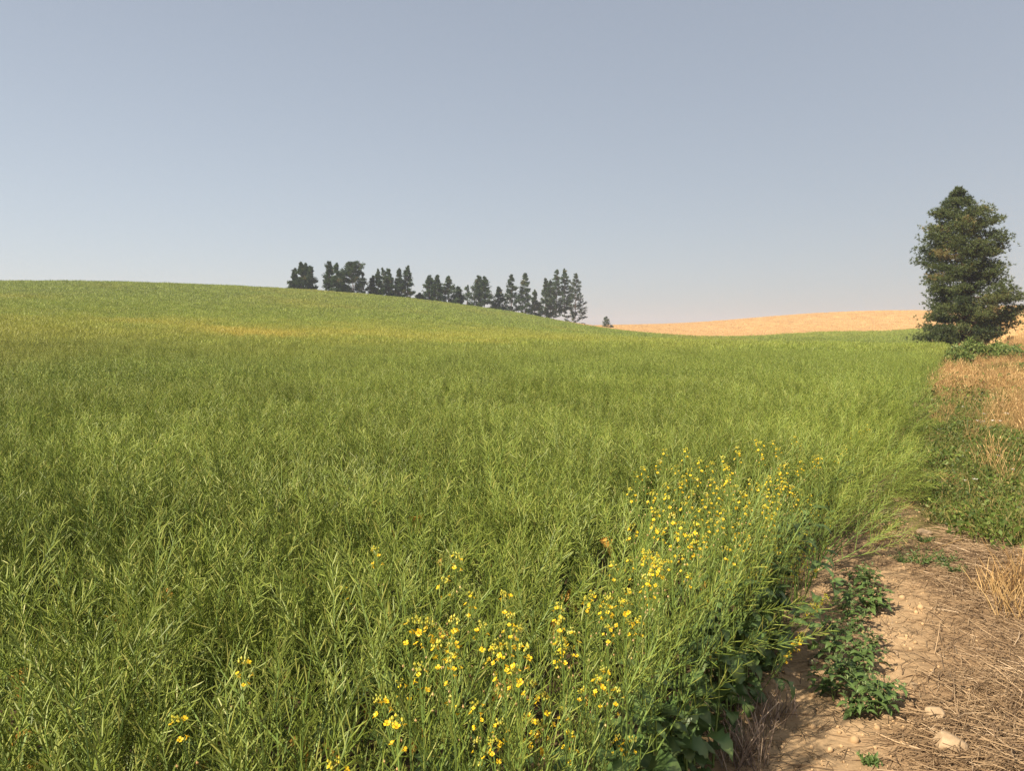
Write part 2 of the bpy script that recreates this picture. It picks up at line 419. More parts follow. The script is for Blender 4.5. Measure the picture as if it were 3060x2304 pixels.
def canola(seed, H=.95, nb=6, per=20, full=True, r=.0016, L0=.055):
    g = random.Random(seed); st = MB(); pd = MB()
    lean = Vector((g.uniform(-.22, .22), g.uniform(-.22, .22), 1))
    main = arc(g, Vector((0, 0, -.03)), lean, H, .25, 7)
    ns = 4 if full else 3
    st.tube(main, [.006 - .0045 * i / 7 for i in range(8)], ns, .4)
    raceme(pd, main, .6, per, g, L0, r, full)
    ph = g.uniform(0, 6)
    for b in range(nb):
        ph += 2.4 + g.uniform(-.4, .4); t = .38 + .42 * b / nb + g.uniform(-.03, .03)
        p, a = along(main, t); out = Vector((math.cos(ph), math.sin(ph), g.uniform(.75, 1.3)))
        L = (H * (1 - t)) * g.uniform(.8, 1.12) + .08
        br = arc(g, p, out, L, .55, 5)
        st.tube(br, [.0032 - .0022 * i / 5 for i in range(6)], 3, .6)
        raceme(pd, br, .25, per, g, L0, r, full)
    return st, pd
def joined(st, pd, name):
    mb = MB(); mb.add(st.v, st.f, .5); n0 = len(st.f); mb.t[:] = st.t
    mb.add(pd.v, pd.f, .5); mb.t[len(st.v):] = pd.t
    return mb.mesh(name, [M_STEM, M_POD], slots=[0] * n0 + [1] * len(pd.f))
NV = 12
NEAR = []
for i in range(NV):
    st, pd = canola(100 + i, .86 + .03 * (i % 5), 5 + i % 3, 30)
    NEAR.append((st.mesh('stem', M_STEM), pd.mesh('seed_pods', M_POD), joined(st, pd, 'canola_near')))
MIDP = []
for i in range(8):
    st, pd = canola(200 + i, .88 + .02 * (i % 5), 5, 14, False, .0027, .068); MIDP.append(joined(st, pd, 'canola_mid'))
def clump(seed, R, n, L, wd, z0, z1):
    g = random.Random(seed); mb = MB()
    for i in range(n):
        a = g.uniform(0, 6.28); q = R * math.sqrt(g.random())
        p = Vector((q * math.cos(a), q * math.sin(a), g.uniform(z0, z1) ** 1.0))
        d = Vector((g.uniform(-1, 1), g.uniform(-1, 1), g.uniform(.1, 1.5))).normalized()
        s = d.cross(rv(g)).normalized(); l = L * g.uniform(.6, 1.3)
        mb.ribbon([p, p + d * l * .6 + UP * .02, p + d * l + UP * l * .2], [wd * .6, wd, wd * .15], s, g.random())
    return mb.mesh('canola_far', M_POD)
FARP = [clump(300 + i, .42, 46, .15, .0075, .55, .88) for i in range(6)]
VFAR = [clump(320 + i, .95, 60, .26, .017, .5, .85) for i in range(6)]

def in_crop(X, Y):
    jag = wn(X, Y, WV_LODGE) * .10 * sstep(6, 9, Y) + wn(X, Y, WV_PATCH) * .05
    return (region(X, Y) == 0) & (offset(X, Y) < -.10 + jag)
P, Rt, Sc, Ix = [], [], [], []
def put(X, Y, tilt, s0, s1, base, nk):
    n = len(X); Z = height(X, Y)
    P.append(np.stack([X, Y, Z], 1))
    Rt.append(np.stack([rng.normal(0, tilt, n), rng.normal(0, tilt, n), rng.uniform(0, 6.283, n)], 1))
    Sc.append(rng.uniform(s0, s1, n) * (1 + .06 * wn(X, Y, WV_MID))); Ix.append(base + rng.integers(0, nk, n))
# detailed plants out to 14 m; the nearest 300 in view become plants of their own
X, Y = sample_area(ring_n(.9, 13, 46, 45), .9, 13, in_crop, 45)
off = offset(X, Y); near_d = np.hypot(X, Y)
keep = ~((near_d < 1.15)) & ~((off > -.70) & (Y < 5.0) & (Y > 1.5) & (rng.random(len(X)) < .84))
X, Y, off, near_d = X[keep], Y[keep], off[keep], near_d[keep]
tilt_dir = np.array([.867, -.5])
vis = (np.abs(X / Y) < .70) & (Y > 1.2)
order = np.argsort(np.where(vis, near_d, 1e9))[:300]
own = np.zeros(len(X), bool); own[order] = True
lodge = np.clip(wn(X, Y, WV_LODGE), -2, 2)
def lean_rot(x, y, i):
    """turn a plant round, then lean it; those along the edge sag outwards over the bare strip"""
    o = off[i]; amt = rng.normal(0, .34)
    ax = Vector((math.cos(lodge[i] * 2.2), math.sin(lodge[i] * 2.2), 0))
    q = Quaternion(ax, amt + .16 * lodge[i])
    e = float(sstep(-.9, -.1, o)) * (rng.uniform(.0, .22) if y < 5.2 else rng.uniform(.1, .9))
    q = Quaternion(Vector((.5, .867, 0)), e) @ q
    return q @ Quaternion(UP, rng.uniform(0, 6.283))
rot_all = [lean_rot(X[i], Y[i], i) for i in range(len(X))]
scl_all = rng.uniform(.90, 1.10, len(X)) * (1 + .05 * wn(X, Y, WV_MID)) * (1 - .22 * sstep(-.5, -.1, off) * (rng.random(len(X)) < .7))
kind_all = rng.integers(0, NV, len(X))
rest = np.where(~own)[0]
P.append(np.stack([X[rest], Y[rest], height(X[rest], Y[rest])], 1))
Rt.append(np.array([tuple(rot_all[i].to_euler('XYZ')) for i in rest])); Sc.append(scl_all[rest]); Ix.append(kind_all[rest])
def fade(test, a0, a1, b0, b1):
    """kinds of plant give way to one another gradually with distance"""
    def f(X, Y):
        d = np.hypot(X, Y); p = sstep(a0, a1, d) if a1 > a0 else np.ones_like(d)
        return test(X, Y) & (rng.random(len(X)) < p * (1 - sstep(b0, b1, d)))
    return f
a = sample_area(ring_n(13, 62, 22), 13, 62, fade(in_crop, 0, 0, 34, 62)); put(*a, .34, .90, 1.12, NV, 8)
a = sample_area(ring_n(32, 150, 4.4), 32, 150, fade(in_crop, 32, 60, 85, 150)); put(*a, .12, .85, 1.15, NV + 8, 6)
a = sample_area(ring_n(80, 300, 1.5), 80, 300, fade(in_crop, 80, 140, 900, 1000)); put(*a, .08, .85, 1.15, NV + 14, 6)
crop = scatter('canola_crop', np.concatenate(P), np.concatenate(Rt), np.concatenate(Sc), np.concatenate(Ix),
               [n[2] for n in NEAR] + MIDP + FARP + VFAR)
tag(crop, 'green canola crop in pod covering the rolling field up to the ridge', 'crop', kind='stuff')

# big lower leaves -----------------------------------------------------------------
def leaf_mesh(seed, L, wd, teeth, droop, mat, tint=None, base=.25):
    """one leaf along +X from the stem: stalk, toothed blade, midrib groove, drooping tip"""
    g = random.Random(seed); mb = MB(); n = 9
    V = []; Fc = []; T = []
    def prof(t): return max(0.03, math.sin(math.pi * min(1, t ** .8 * .97)) ** .75)
    for i in range(n + 1):
        t = i / n; x = L * (base + (1 - base) * t)
        z = L * (.30 * math.sin(t * 1.9) - droop * t * t) + L * .02 * g.uniform(-1, 1)
        w = wd * prof(t) * (1 + teeth * (1 if i % 2 else -1) * g.uniform(.4, 1)) * (1 if 0 < i < n else .12)
        cup = w * .28
        V += [Vector((x - teeth * .1 * L * (i % 2), -w, z + cup * g.uniform(.6, 1.4))), Vector((x, 0, z)), Vector((x - teeth * .1 * L * (i % 2), w, z + cup * g.uniform(.6, 1.4)))]
        tt = g.uniform(.2, .7) if tint is None else tint; T += [tt, min(1, tt + .3), tt]
    for i in range(n):
        a = 3 * i; Fc += [(a, a + 1, a + 4, a + 3), (a + 1, a + 2, a + 5, a + 4)]
    mb.add(V, Fc); mb.t[:] = T
    mb.tube([Vector((0, 0, 0)), Vector((L * base * .5, 0, .0)), V[1]], [.0035, .003, .002], 3, .95)
    return mb.mesh('leaf', mat, True)
LEAF = [leaf_mesh(i, .115 + .02 * (i % 3), .034 + .006 * (i % 4), .30, .25 + .12 * (i % 3), M_LEAFC) for i in range(6)]
WITH = [leaf_mesh(20 + i, .12, .032, .18, .9, M_LEAFY) for i in range(3)]
CAUL = [leaf_mesh(40 + i, .10, .018, .05, .25, M_LEAFC, None, .05) for i in range(3)]

def add_leaves(root, g, n, inv=1., zlo=.08, zhi=.42, pool=None, sc=1.):
    for k in range(n):
        z = g.uniform(zlo, zhi); an = g.uniform(0, 6.283)
        link('leaf', g.choice(pool or LEAF), root, (0, 0, z * inv), Euler((g.uniform(-.3, .3), g.uniform(-.35, .5), an)), g.uniform(.75, 1.25) * sc * inv)

# 300 nearest plants: each a thing with stem, pods (and leaves low down at the edge)
for i in order:
    near_edge = off[i] > -.55; sx = CX + F * X[i] / Y[i]; sy = HY + F * (EYE - .8) / Y[i]
    where = ('in the tangle at the bottom left corner' if sx < 170 and sy > 640 else 'at the left frame edge above the corner tangle' if sx < 170
             else 'on the outer edge beside the bare soil' if near_edge and Y[i] > 2.6 else 'with large leaves at the foot, near the grey stubble' if near_edge and Y[i] > 1.9
             else 'leaning left of the bottom centre flowers, low in view' if sx < 370 and sy > 640 else 'left of the bottom centre flowers, behind the lowest row' if sx < 370
             else 'among the bottom centre flowers' if sx < 560 and sy > 600 else 'just behind the bottom centre flowers' if sx < 560 else 'between the bottom flowers and the dense blooming patch')
    lab = 'pod-bearing green canola plant ' + where; grp = 'canola plants ' + where
    r = empty('canola_plant', (X[i], Y[i], float(ground(X[i], Y[i]))), rot_all[i], float(scl_all[i]))
    tag(r, lab, 'canola', grp)
    kd = kind_all[i]; link('stem', NEAR[kd][0], r); tag(link('seed_pods', NEAR[kd][1], r), kind='stuff')
    g = random.Random(int(i))
    if near_edge: add_leaves(r, g, g.choice((3, 4, 5)))
    elif g.random() < .5: add_leaves(r, g, 2)
    if g.random() < .3: tag(link('withered_leaf', g.choice(WITH), r, (0, 0, g.uniform(.25, .72)), Euler((g.uniform(-.5, .5), .4, g.uniform(0, 6.28))), g.uniform(.7, 1.2)))

# flowering plants -----------------------------------------------------------------
def flower_mesh(seed):
    g = random.Random(seed); mb = MB()
    for k in range(4):
        an = k * math.pi / 2 + g.uniform(-.15, .15); ca, sa = math.cos(an), math.sin(an); up = g.uniform(.15, .8)
        def q(x, y, z): return Vector((ca * x - sa * y, sa * x + ca * y, z))
        L = .0105 * g.uniform(.85, 1.1); wd = .0062
        V = [q(.0012, 0, 0), q(L * .55, -wd * .75, L * .55 * up), q(L * .95, -wd * .6, L * .8 * up), q(L, wd * .55, L * .78 * up), q(L * .55, wd * .8, L * .55 * up)]
        mb.add(V, [(0, 1, 2, 3, 4)], g.uniform(.2, 1))
    mb.tube([Vector((0, 0, -.010)), Vector((0, 0, 0)), Vector((0, 0, .006))], [.0008, .0014, .0004], 3, .3)
    return mb.mesh('flower', M_PETAL)
FLOWER = [flower_mesh(i) for i in range(5)]
def head_proto(seed, nfl):
    """top of a raceme: stalk, tight buds, open flowers below and fading ones lowest"""
    g = random.Random(seed); mb = MB(); slots = []
    def blob(p, r, ti):
        V = [p + Vector(q) * r for q in ((1, 0, 0), (0, 1, 0), (-1, 0, 0), (0, -1, 0), (0, 0, 1.7), (0, 0, -1.4))]
        mb.add(V, [(0, 1, 4), (1, 2, 4), (2, 3, 4), (3, 0, 4), (1, 0, 5), (2, 1, 5), (3, 2, 5), (0, 3, 5)], ti)
    mb.tube([Vector((0, 0, -.06)), Vector((0, 0, .02)), Vector((0, 0, .05))], [.0018, .0014, .0008], 3, .3)
    slots += [0] * len(mb.f); f0 = len(mb.f)
    for i in range(11):
        a = g.uniform(0, 6.28); q = .010 * math.sqrt(g.random()); blob(Vector((q * math.cos(a), q * math.sin(a), .048 + g.uniform(0, .012))), g.uniform(.0016, .0028), g.random())
    slots += [1] * (len(mb.f) - f0); f0 = len(mb.f)
    fl = []
    ph = g.uniform(0, 6)
    for i in range(nfl):
        ph += 2.4; z = .050 - .055 * i / nfl + g.uniform(-.004, .004); q = .008 + .011 * g.random()
        p = Vector((q * math.cos(ph), q * math.sin(ph), z))
        mb.tube([Vector((0, 0, z - .014)), p], [.0007, .0005], 3, .5, tip=False)
        slots += [0] * (len(mb.f) - f0); f0 = len(mb.f)
        fl.append((p, Euler((0, g.uniform(.4, 1.15), ph)), g.uniform(.40, .60), g.randrange(5)))
    for i in range(2):
        ph += 2.4; z = -.01 - .04 * g.random(); p = Vector((.018 * math.cos(ph), .018 * math.sin(ph), z))
        blob(p, .0026, g.random())
    slots += [2] * (len(mb.f) - f0)
    stalk = mb.mesh('flower_head', [M_STEM, M_BUD, M_FADED], slots=slots)
    full = MB(); full.add(mb.v, mb.f); full.t[:] = mb.t; sl2 = list(slots)
    for p, e, s_, k in fl:
        R = Matrix.LocRotScale(p, e, Vector((s_,) * 3)); me = FLOWER[k]
        full.add([R @ v.co for v in me.vertices], [tuple(pp.vertices) for pp in me.polygons], .7); sl2 += [3] * len(me.polygons)
    return stalk, fl, full.mesh('flower_head', [M_STEM, M_BUD, M_FADED, M_PETAL], slots=sl2)
HEADS = [head_proto(500 + i, 4 + i % 4) for i in range(8)]
def flowering(seed):
    """unit-height plant: returns stem mesh, pod mesh, raceme tips"""
    g = random.Random(seed); st = MB(); pd = MB()
    main = arc(g, Vector((0, 0, -.02)), Vector((0, 0, 1)), 1.0, .3, 7)
    k = 1.0 / main[-1].z; sh = main[-1]
    main = [Vector((p.x - sh.x * (p.z / sh.z), p.y - sh.y * (p.z / sh.z), p.z * k)) for p in main]
    st.tube(main, [.0055 - .0038 * i / 7 for i in range(8)], 4, .6)
    tips = [(main[-1], (main[-1] - main[-2]).normalized())]
    def young(pts, t0, n):
        ph = g.uniform(0, 6)
        for i in range(n):
            p, a = along(pts, t0 + (.97 - t0) * i / n); ph += 2.4
            u = a.cross(Vector((.3, .8, .5))).normalized(); w = a.cross(u)
            pod(pd, p, a * 1.1 + (u * math.cos(ph) + w * math.sin(ph)) * .7, g.uniform(.028, .05), .0014, g)
    young(main, .66, 16)
    for b in range(g.choice((2, 3, 3, 4))):
        ph = g.uniform(0, 6.28); t = g.uniform(.45, .78); p, a = along(main, t)
        br = arc(g, p, Vector((math.cos(ph) * .8, math.sin(ph) * .8, 1.2)), (1 - t) * g.uniform(.75, 1.1), .8, 5)
        st.tube(br, [.003 - .0018 * i / 5 for i in range(6)], 3, .6)
        young(br, .35, 12)
        if g.random() < .22: tips.append((br[-1], (br[-1] - br[-2]).normalized()))
    return st.mesh('stem', M_STEM), pd.mesh('seed_pods', M_POD), tips
FLW = [flowering(600 + i) for i in range(10)]
def to_px(x0, y0, s, lst): return [src(x0 + x / s, y0 + y / s) for x, y in lst]
patch_B = to_px(1900, 1300, 3.332, [(85, 465), (215, 385), (285, 260), (440, 610), (330, 790), (500, 850), (545, 480), (660, 400), (760, 410), (760, 580), (480, 540), (690, 730),
    (830, 675), (930, 490), (910, 550), (1130, 575), (1190, 150), (1010, 220), (1400, 250), (1570, 110), (1500, 400), (1640, 380), (985, 805), (1060, 740), (1115, 790), (850, 890),
    (730, 780), (1280, 850), (1310, 710), (1600, 750), (185, 940), (365, 1000), (460, 1060), (580, 1070), (740, 1010), (850, 1000), (1000, 1030), (1110, 1090), (1290, 1040),
    (1540, 1000), (260, 1110), (530, 1200), (680, 1160), (1100, 1200), (890, 1290), (600, 1270), (1310, 1300), (90, 1330), (180, 1460), (240, 1500), (120, 1640),
    (520, 1535), (1530, 1450), (1160, 1390), (920, 1640), (1640, 1280), (1250, 330), (1480, 590), (1420, 480), (640, 900)])
_g = random.Random(21)
patch_B += [(_g.uniform(650, 800), _g.uniform(455, 600)) for _ in range(14)] + [(_g.uniform(760, 830), _g.uniform(445, 540)) for _ in range(12)]
patch_C = to_px(2500, 950, 2.5625, [(385, 815), (245, 870), (190, 920), (150, 1080), (150, 1250), (95, 1330), (10, 1140), (300, 940), (240, 1230), (60, 1040)]) + [(866, 435), (886, 425), (852, 463), (840, 482), (815, 470), (800, 500), (829, 520), (845, 508), (780, 478), (760, 455)]
patch_A = to_px(1100, 1600, 2.212, [(580, 280), (490, 455), (690, 530), (920, 570), (945, 690), (290, 760), (360, 760), (410, 750), (540, 740), (740, 775),
    (990, 800), (570, 880), (480, 920), (865, 880), (820, 915), (900, 940), (1010, 965), (560, 1020), (975, 1050), (350, 1070), (1250, 610), (1280, 760), (1310, 880)])
patch_D = to_px(1100, 1600, 2.212, [(1540, 1040), (1520, 1110), (1410, 1190), (1090, 1180), (1165, 1270), (1305, 1300), (1090, 1370), (870, 1440), (840, 1540), (1120, 1470), (1355, 1490), (1650, 1460), (1060, 1410)])
patch_E = to_px(1100, 1600, 2.212, [(1710, 510), (1850, 420), (1900, 300), (1580, 570), (1590, 730), (1440, 550), (1690, 595), (1780, 690), (1610, 320), (1830, 230)])
patch_F = to_px(2100, 1300, 1.659, [(500, 690), (540, 712), (440, 745), (570, 850), (520, 890), (335, 640), (320, 845), (515, 550), (600, 575), (640, 390), (530, 350), (625, 330), (755, 235), (760, 120), (660, 155), (245, 700), (240, 775), (460, 1030), (435, 1080), (45, 1140), (700, 250), (690, 130)])
lone = [(to_px(1100, 1600, 2.212, [(60, 230)])[0], 'tall canola with two yellow flower heads standing alone above the pods left of centre'),
        (to_px(1100, 1600, 2.212, [(200, 1460)])[0], 'short yellow-flowering canola at the bottom edge, leftmost of the low bloomers'),
        (to_px(0, 1700, 2.458, [(1780, 885)])[0], 'lone small yellow canola bloom among green pods at lower left'),
        (to_px(2500, 950, 2.5625, [(385, 815)])[0], 'farthest single yellow canola bloom near the leaning crop edge')]
def flower_plant(px, py, label, group, g, zr=(.86, 1.06)):
    z = g.uniform(*zr)
    while True:
        tip = at_z(px, py, z); o = float(offset(tip.x, tip.y))
        if o < -.12 or z < .35: break
        z -= .03
    lean = .12 if o < -.3 else .05
    root = Vector((tip.x + g.uniform(-lean, lean), tip.y + g.uniform(-lean, lean), 0))
    while float(offset(root.x, root.y)) > -.10: root += Vector((-.03, .018, 0))
    root.z = float(ground(root.x, root.y))
    d = tip - root; h = d.length
    q = UP.rotation_difference(d.normalized()) @ Quaternion(UP, 0)
    r = empty('flowering_canola_plant', root, q, h); tag(r, label, 'canola', group)
    sm, pm, tips = g.choice(FLW)
    link('stem', sm, r); tag(link('seed_pods', pm, r), kind='stuff')
    inv = 1 / h; near = tip.length < 4.4
    for k, (tp, td) in enumerate(tips):
        hp = g.choice(HEADS); hr = UP.rotation_difference(td) @ Quaternion(UP, g.uniform(0, 6.28)); sc = inv * g.uniform(.95, 1.35)
        hd = link('flower_head', hp[0] if near else hp[2], r, tp, hr, sc)
        if near:
            for (p, e, s_, kf) in hp[1]: link('flower', FLOWER[kf], hd, p, e, s_)
    if near: add_leaves(r, g, 5, inv, .06, .42, None, .85)
    add_leaves(r, g, 3, inv, .3, .6, CAUL)
for lst, lab, grp, sd in ((patch_B, 'yellow-flowering canola in the dense blooming patch at the right field edge', 'flowering canola of the dense right patch', 1),
                      (patch_C, 'yellow-flowering canola scattered farther back towards the leaning field edge', 'flowering canola beyond the dense patch', 2),
                      (patch_A, 'yellow-flowering canola in the clump at bottom centre, upper part', 'flowering canola at bottom centre', 3),
                      (patch_D, 'yellow-flowering canola with low heads along the very bottom of the view', 'flowering canola at the bottom', 4),
                      (patch_F, 'yellow-flowering canola leaning out along the rim above the bare soil', 'flowering canola along the soil rim', 6),
                      (patch_E, 'yellow-flowering canola between the bottom clump and the dense right patch', 'flowering canola between the patches', 5)):
    for j, (px, py) in enumerate(lst):
        la, gr = lab, grp
        if sd == 1:
            w = ('front row' if py > 585 else 'left fringe' if px < 672 else 'right rim' if px > 775 else 'rear row' if py < 490 else 'middle front' if py > 535 else 'middle back')
            la = 'yellow-flowering canola in the %s of the dense blooming patch at the field edge' % w; gr = 'flowering canola, %s of the dense patch' % w
        flower_plant(px, py, la, gr, random.Random(sd * 1000 + j))
for j, ((px, py), lab) in enumerate(lone): flower_plant(px, py, lab, None, random.Random(9000 + j))

# ------------------------------------------------------------------ pines
def needles(cen, ax, n, L, wd, g, spread=.9):
    k = len(cen); C = np.repeat(cen, n, 0); A = np.repeat(ax, n, 0)
    d = A + g.normal(0, spread, (k * n, 3)); d /= np.linalg.norm(d, axis=1)[:, None]
    s = np.cross(d, g.normal(0, 1, (k * n, 3))); s /= np.linalg.norm(s, axis=1)[:, None] + 1e-9
    l = (L * g.uniform(.6, 1.25, k * n))[:, None]
    st = C + d * l * .12
    return np.stack([st - s * wd * .5, st + s * wd * .5, C + d * l], 1)

def pine(name, label, group, base, H, left, right, rotz, seed, nbr, tufts, nn, nl, nw, mat, axis_top=0., trunk_r=.25, bare=.08, depth=.9, clump_r=.5, sparse=0., whorl=.8, zpow=.92, vs=.24, wj=.38):
    """left/right: (height, reach) outlines seen from the front; boughs reach from the trunk to the outline and carry needle tufts"""
    g = np.random.default_rng(seed); r = empty(name, base, Euler((0, 0, rotz))); tag(r, label, 'tree', group)
    lh, lx = zip(*left); rh, rx = zip(*right)
    fl = lambda z: np.interp(z, lh, lx); fr = lambda z: np.interp(z, rh, rx)
    axis = lambda z: axis_top * (z / H) ** 1.3
    tr = MB(); pts = [Vector((axis(z), .04 * math.sin(z * 1.3 + seed), z)) for z in np.linspace(-.4, H * .97, 10)]
    tr.tube(pts, [trunk_r * (1 - .93 * i / 9) for i in range(10)], 8, .5)
    link('trunk', tr.mesh('trunk', M_BARK, True), r)
    br = MB(); C = []; A = []; T = []
    for b in range(nbr):
        z = H * (bare + (1 - bare) * (((b + g.random()) / nbr) ** zpow)); z = (math.floor(z / whorl) + .5) * whorl + g.normal(0, wj * whorl); z = max(z, .1) if z < H * .985 else H * g.uniform(.6, .97); an = b * 2.4 + g.uniform(-.5, .5); ca, sa = math.cos(an), math.sin(an)
        ax = axis(z); R = (fr(z) - ax) if ca > 0 else (ax - fl(z)); R = max(R, .12); Ry = .5 * (fr(z) - fl(z)) * depth
        k = g.uniform(.74, 1.0) if g.random() > sparse else g.uniform(.3, .6)
        ex, ey = R * ca * k, Ry * sa * k; L = math.hypot(ex, ey)
        rise = g.uniform(-.10, .22 + .35 * (vs > .41)) * L * (1 - .4 * (z < .3 * H))
        p0 = Vector((ax, 0, z - .12 * L * g.random())); p1 = Vector((ax + ex * .55, ey * .55, p0.z - .05 * L)); p2 = Vector((ax + ex, ey, z + rise * .6))
        if L > .5: br.tube([p0, p1, p2], [min(.07, .018 * L + .01) * (trunk_r / .25) ** .5, .02, .006], 4, .5)
        tone = g.normal(.42, .16)
        m = max(2, int(tufts * (.35 + .65 * L / max(.6, abs(fl(H * .3)) + .1))))
        t = np.sqrt(g.uniform(.10, 1.0, m)); q = np.where(t < .55, t / .55, 0)[:, None]; q2 = np.clip((t - .55) / .45, 0, 1.1)[:, None]
        pp = np.where((t < .55)[:, None], np.array(p0) * (1 - q) + np.array(p1) * q, np.array(p1) * (1 - q2) + np.array(p2) * q2)
        wdt = clump_r * min(1., L / 2 + .25)
        pp = pp + g.normal(0, 1, (m, 3)) * np.array([wdt * .55, wdt * .55, wdt * vs]) + np.array([0, 0, wdt * .15])
        outw = np.array([ca * .6, sa * .6, .75]); C.append(pp); A.append(np.repeat(outw[None], m, 0))
        T.append(np.clip(np.full(m, tone) + g.normal(0, .13, m), 0, .97) if g.random() > .03 else np.clip(g.normal(.97, .05, m), .8, 1.))
    zt = g.uniform(H * .9, H, max(4, tufts)); C.append(np.stack([axis(zt) + g.normal(0, .08, len(zt)), g.normal(0, .08, len(zt)), zt], 1)); A.append(np.tile([0, 0, 1.], (len(zt), 1))); T.append(np.full(len(zt), .4))
    link('branches', br.mesh('branches', M_BARK), r)
    C = np.concatenate(C); A = np.concatenate(A); T = np.concatenate(T)
    V = needles(C, A, nn, nl, nw, g); ti = np.clip(np.repeat(T, nn) + g.normal(0, .05, len(V)), 0, 1)
    link('crown', tri_mesh('crown', V, ti, mat), r)
    return r

# the large pine at the end of the verge
TY = 70.0
tb = at_depth(967, 344, TY); tb.z = float(ground(tb.x, tb.y)) - .1
left = [(0, -4.4), (1.0, -4.6), (1.9, -4.4), (2.8, -4.1), (3.7, -3.6), (4.8, -3.5), (5.6, -4.0), (6.7, -3.8), (7.6, -4.5), (8.7, -4.8), (9.6, -4.35), (10.5, -4.2), (11.4, -3.4), (12.1, -3.3), (12.5, -2.4), (13.05, -2.2), (13.6, -1.75), (14.2, -1.3)]
right = [(0, 1.2), (1.0, 1.6), (1.9, 3.2), (2.85, 4.2), (3.7, 5.2), (4.8, 5.3), (5.4, 4.0), (5.9, 3.5), (6.7, 3.0), (7.6, 3.1), (8.7, 2.7), (9.6, 3.4), (10.5, 3.1), (11.4, 2.7), (12.2, 1.6), (13.05, .1), (13.6, -.6), (14.2, -1.15)]
pine('pine_tree', 'large dense dark pine with low sweeping boughs at the right end of the field', None, tb, 15.2, [(a * 1.065, b * .95) for a, b in left], [(a * 1.065, b * 1.0) for a, b in right], RAD(-30), 11,
     210, 120, 13, .25, .046, M_NEEDLE, -1.25, .38, .012, .85, .70, .10, .95, 1.2, .26, .22)

# pines along the ridge: (column, top row) in the photo, half width in m, look, label
def ridge_crest(px):
    u = (px - CX) / F; Yv = np.arange(60, 330, 1.); X = u * Yv
    el = (height(X, Yv) + .85 - EYE) / Yv; i = el.argmax(); return float(Yv[i])
c2 = lambda x, y: src(840 + x / 4.809, 760 + y / 4.809)
c3 = lambda x, y: src(1240 + x / 3.3515, 780 + y / 3.3515)
RIDGE = [
 (c2(200, 215), 65, 'a', 'short leaning pine with spreading lower boughs, leftmost of the trees on the ridge'),
 (c2(300, 125), 55, 'b', 'tall rounded pine, second from the left on the ridge'),
 (c2(352, 140), 50, 'b', 'tall pine with bare lower trunk, third from the left on the ridge'),
 (c2(440, 180), 65, 'a', 'thinner pine at the right side of the leftmost ridge group'),
 (c2(690, 118), 60, 'b', 'tall pointed pine with pale straight trunk, left of a matching pair on the ridge'),
 (c2(790, 135), 60, 'a', 'tall pine, right one of the pair just left of the broad round-topped tree'),
 (c2(880, 270), 60, 'd', 'short dense pine tucked against the left side of the broad round-topped tree'),
 (c2(1040, 125), 110, 'r', 'broad round-topped pine with rusty tinge in its crown on the ridge'),
 (c2(1195, 275), 50, 's', 'nearly bare thin pine with spiky top right of the broad round-topped tree'),
 (c2(1310, 320), 50, 'a', 'low narrow pine left of the bushy middle group on the ridge'),
 (c2(1400, 225), 65, 'a', 'airy pine at the left of the bushy middle group on the ridge'),
 (c2(1480, 205), 45, 's', 'slim pine with open top in the bushy middle group on the ridge'),
 (c2(1545, 225), 75, 'd', 'dense pine at the right of the bushy middle group on the ridge'),
 (c2(1700, 215), 60, 'd', 'pointed pine left of the tree with the tall spiky top on the ridge'),
 (c2(1810, 175), 90, 'a', 'pine with tall spiky top and a low bough reaching right on the ridge'),
 (c2(1990, 590), 50, 'd', 'small bushy young pine in the gap left of the ridge centre'),
 (c3(150, 155), 60, 'b', 'rounded twin-crowned pine right of the small bushy one, left stem'),
 (c3(222, 150), 55, 'd', 'rounded twin-crowned pine right of the small bushy one, right stem'),
 (c3(335, 160), 75, 'a', 'cone-shaped pine with slightly brownish needles near the ridge centre'),
 (c3(440, 265), 45, 'd', 'shorter pine at the right foot of the brownish cone-shaped one'),
 (c3(520, 250), 40, 's', 'thin see-through pine standing alone near the ridge centre'),
 (c3(635, 155), 65, 'b', 'left stem of the broad dark pine standing clear in the ridge row'),
 (c3(695, 162), 85, 'd', 'right stem of the broad dark pine standing clear in the ridge row'),
 (c3(840, 265), 55, 'd', 'short cone-shaped pine left of the two tall narrow ones'),
 (c3(965, 140), 70, 'a', 'tall tapering pine, left of the two tall narrow ones on the slope'),
 (c3(1100, 130), 62, 'd', 'tall dense dark column of a pine, right of the two tall narrow ones'),
 (c3(1200, 295), 50, 'a', 'low ragged pine in front of the gap before the last ridge group'),
 (c3(1315, 180), 62, 'd', 'leftmost pine with reddish trunk in the last ridge group'),
 (c3(1355, 195), 60, 'a', 'shorter pine behind the reddish trunks of the last ridge group'),
 (c3(1415, 92), 50, 'b', 'tall slender pine at the left of the last group\'s highest trees'),
 (c3(1500, 85), 55, 'b', 'tallest pine on the ridge, in the middle of the last group'),
 (c3(1605, 130), 80, 'd', 'rightmost pine of the ridge row with boughs spreading low to the right')]
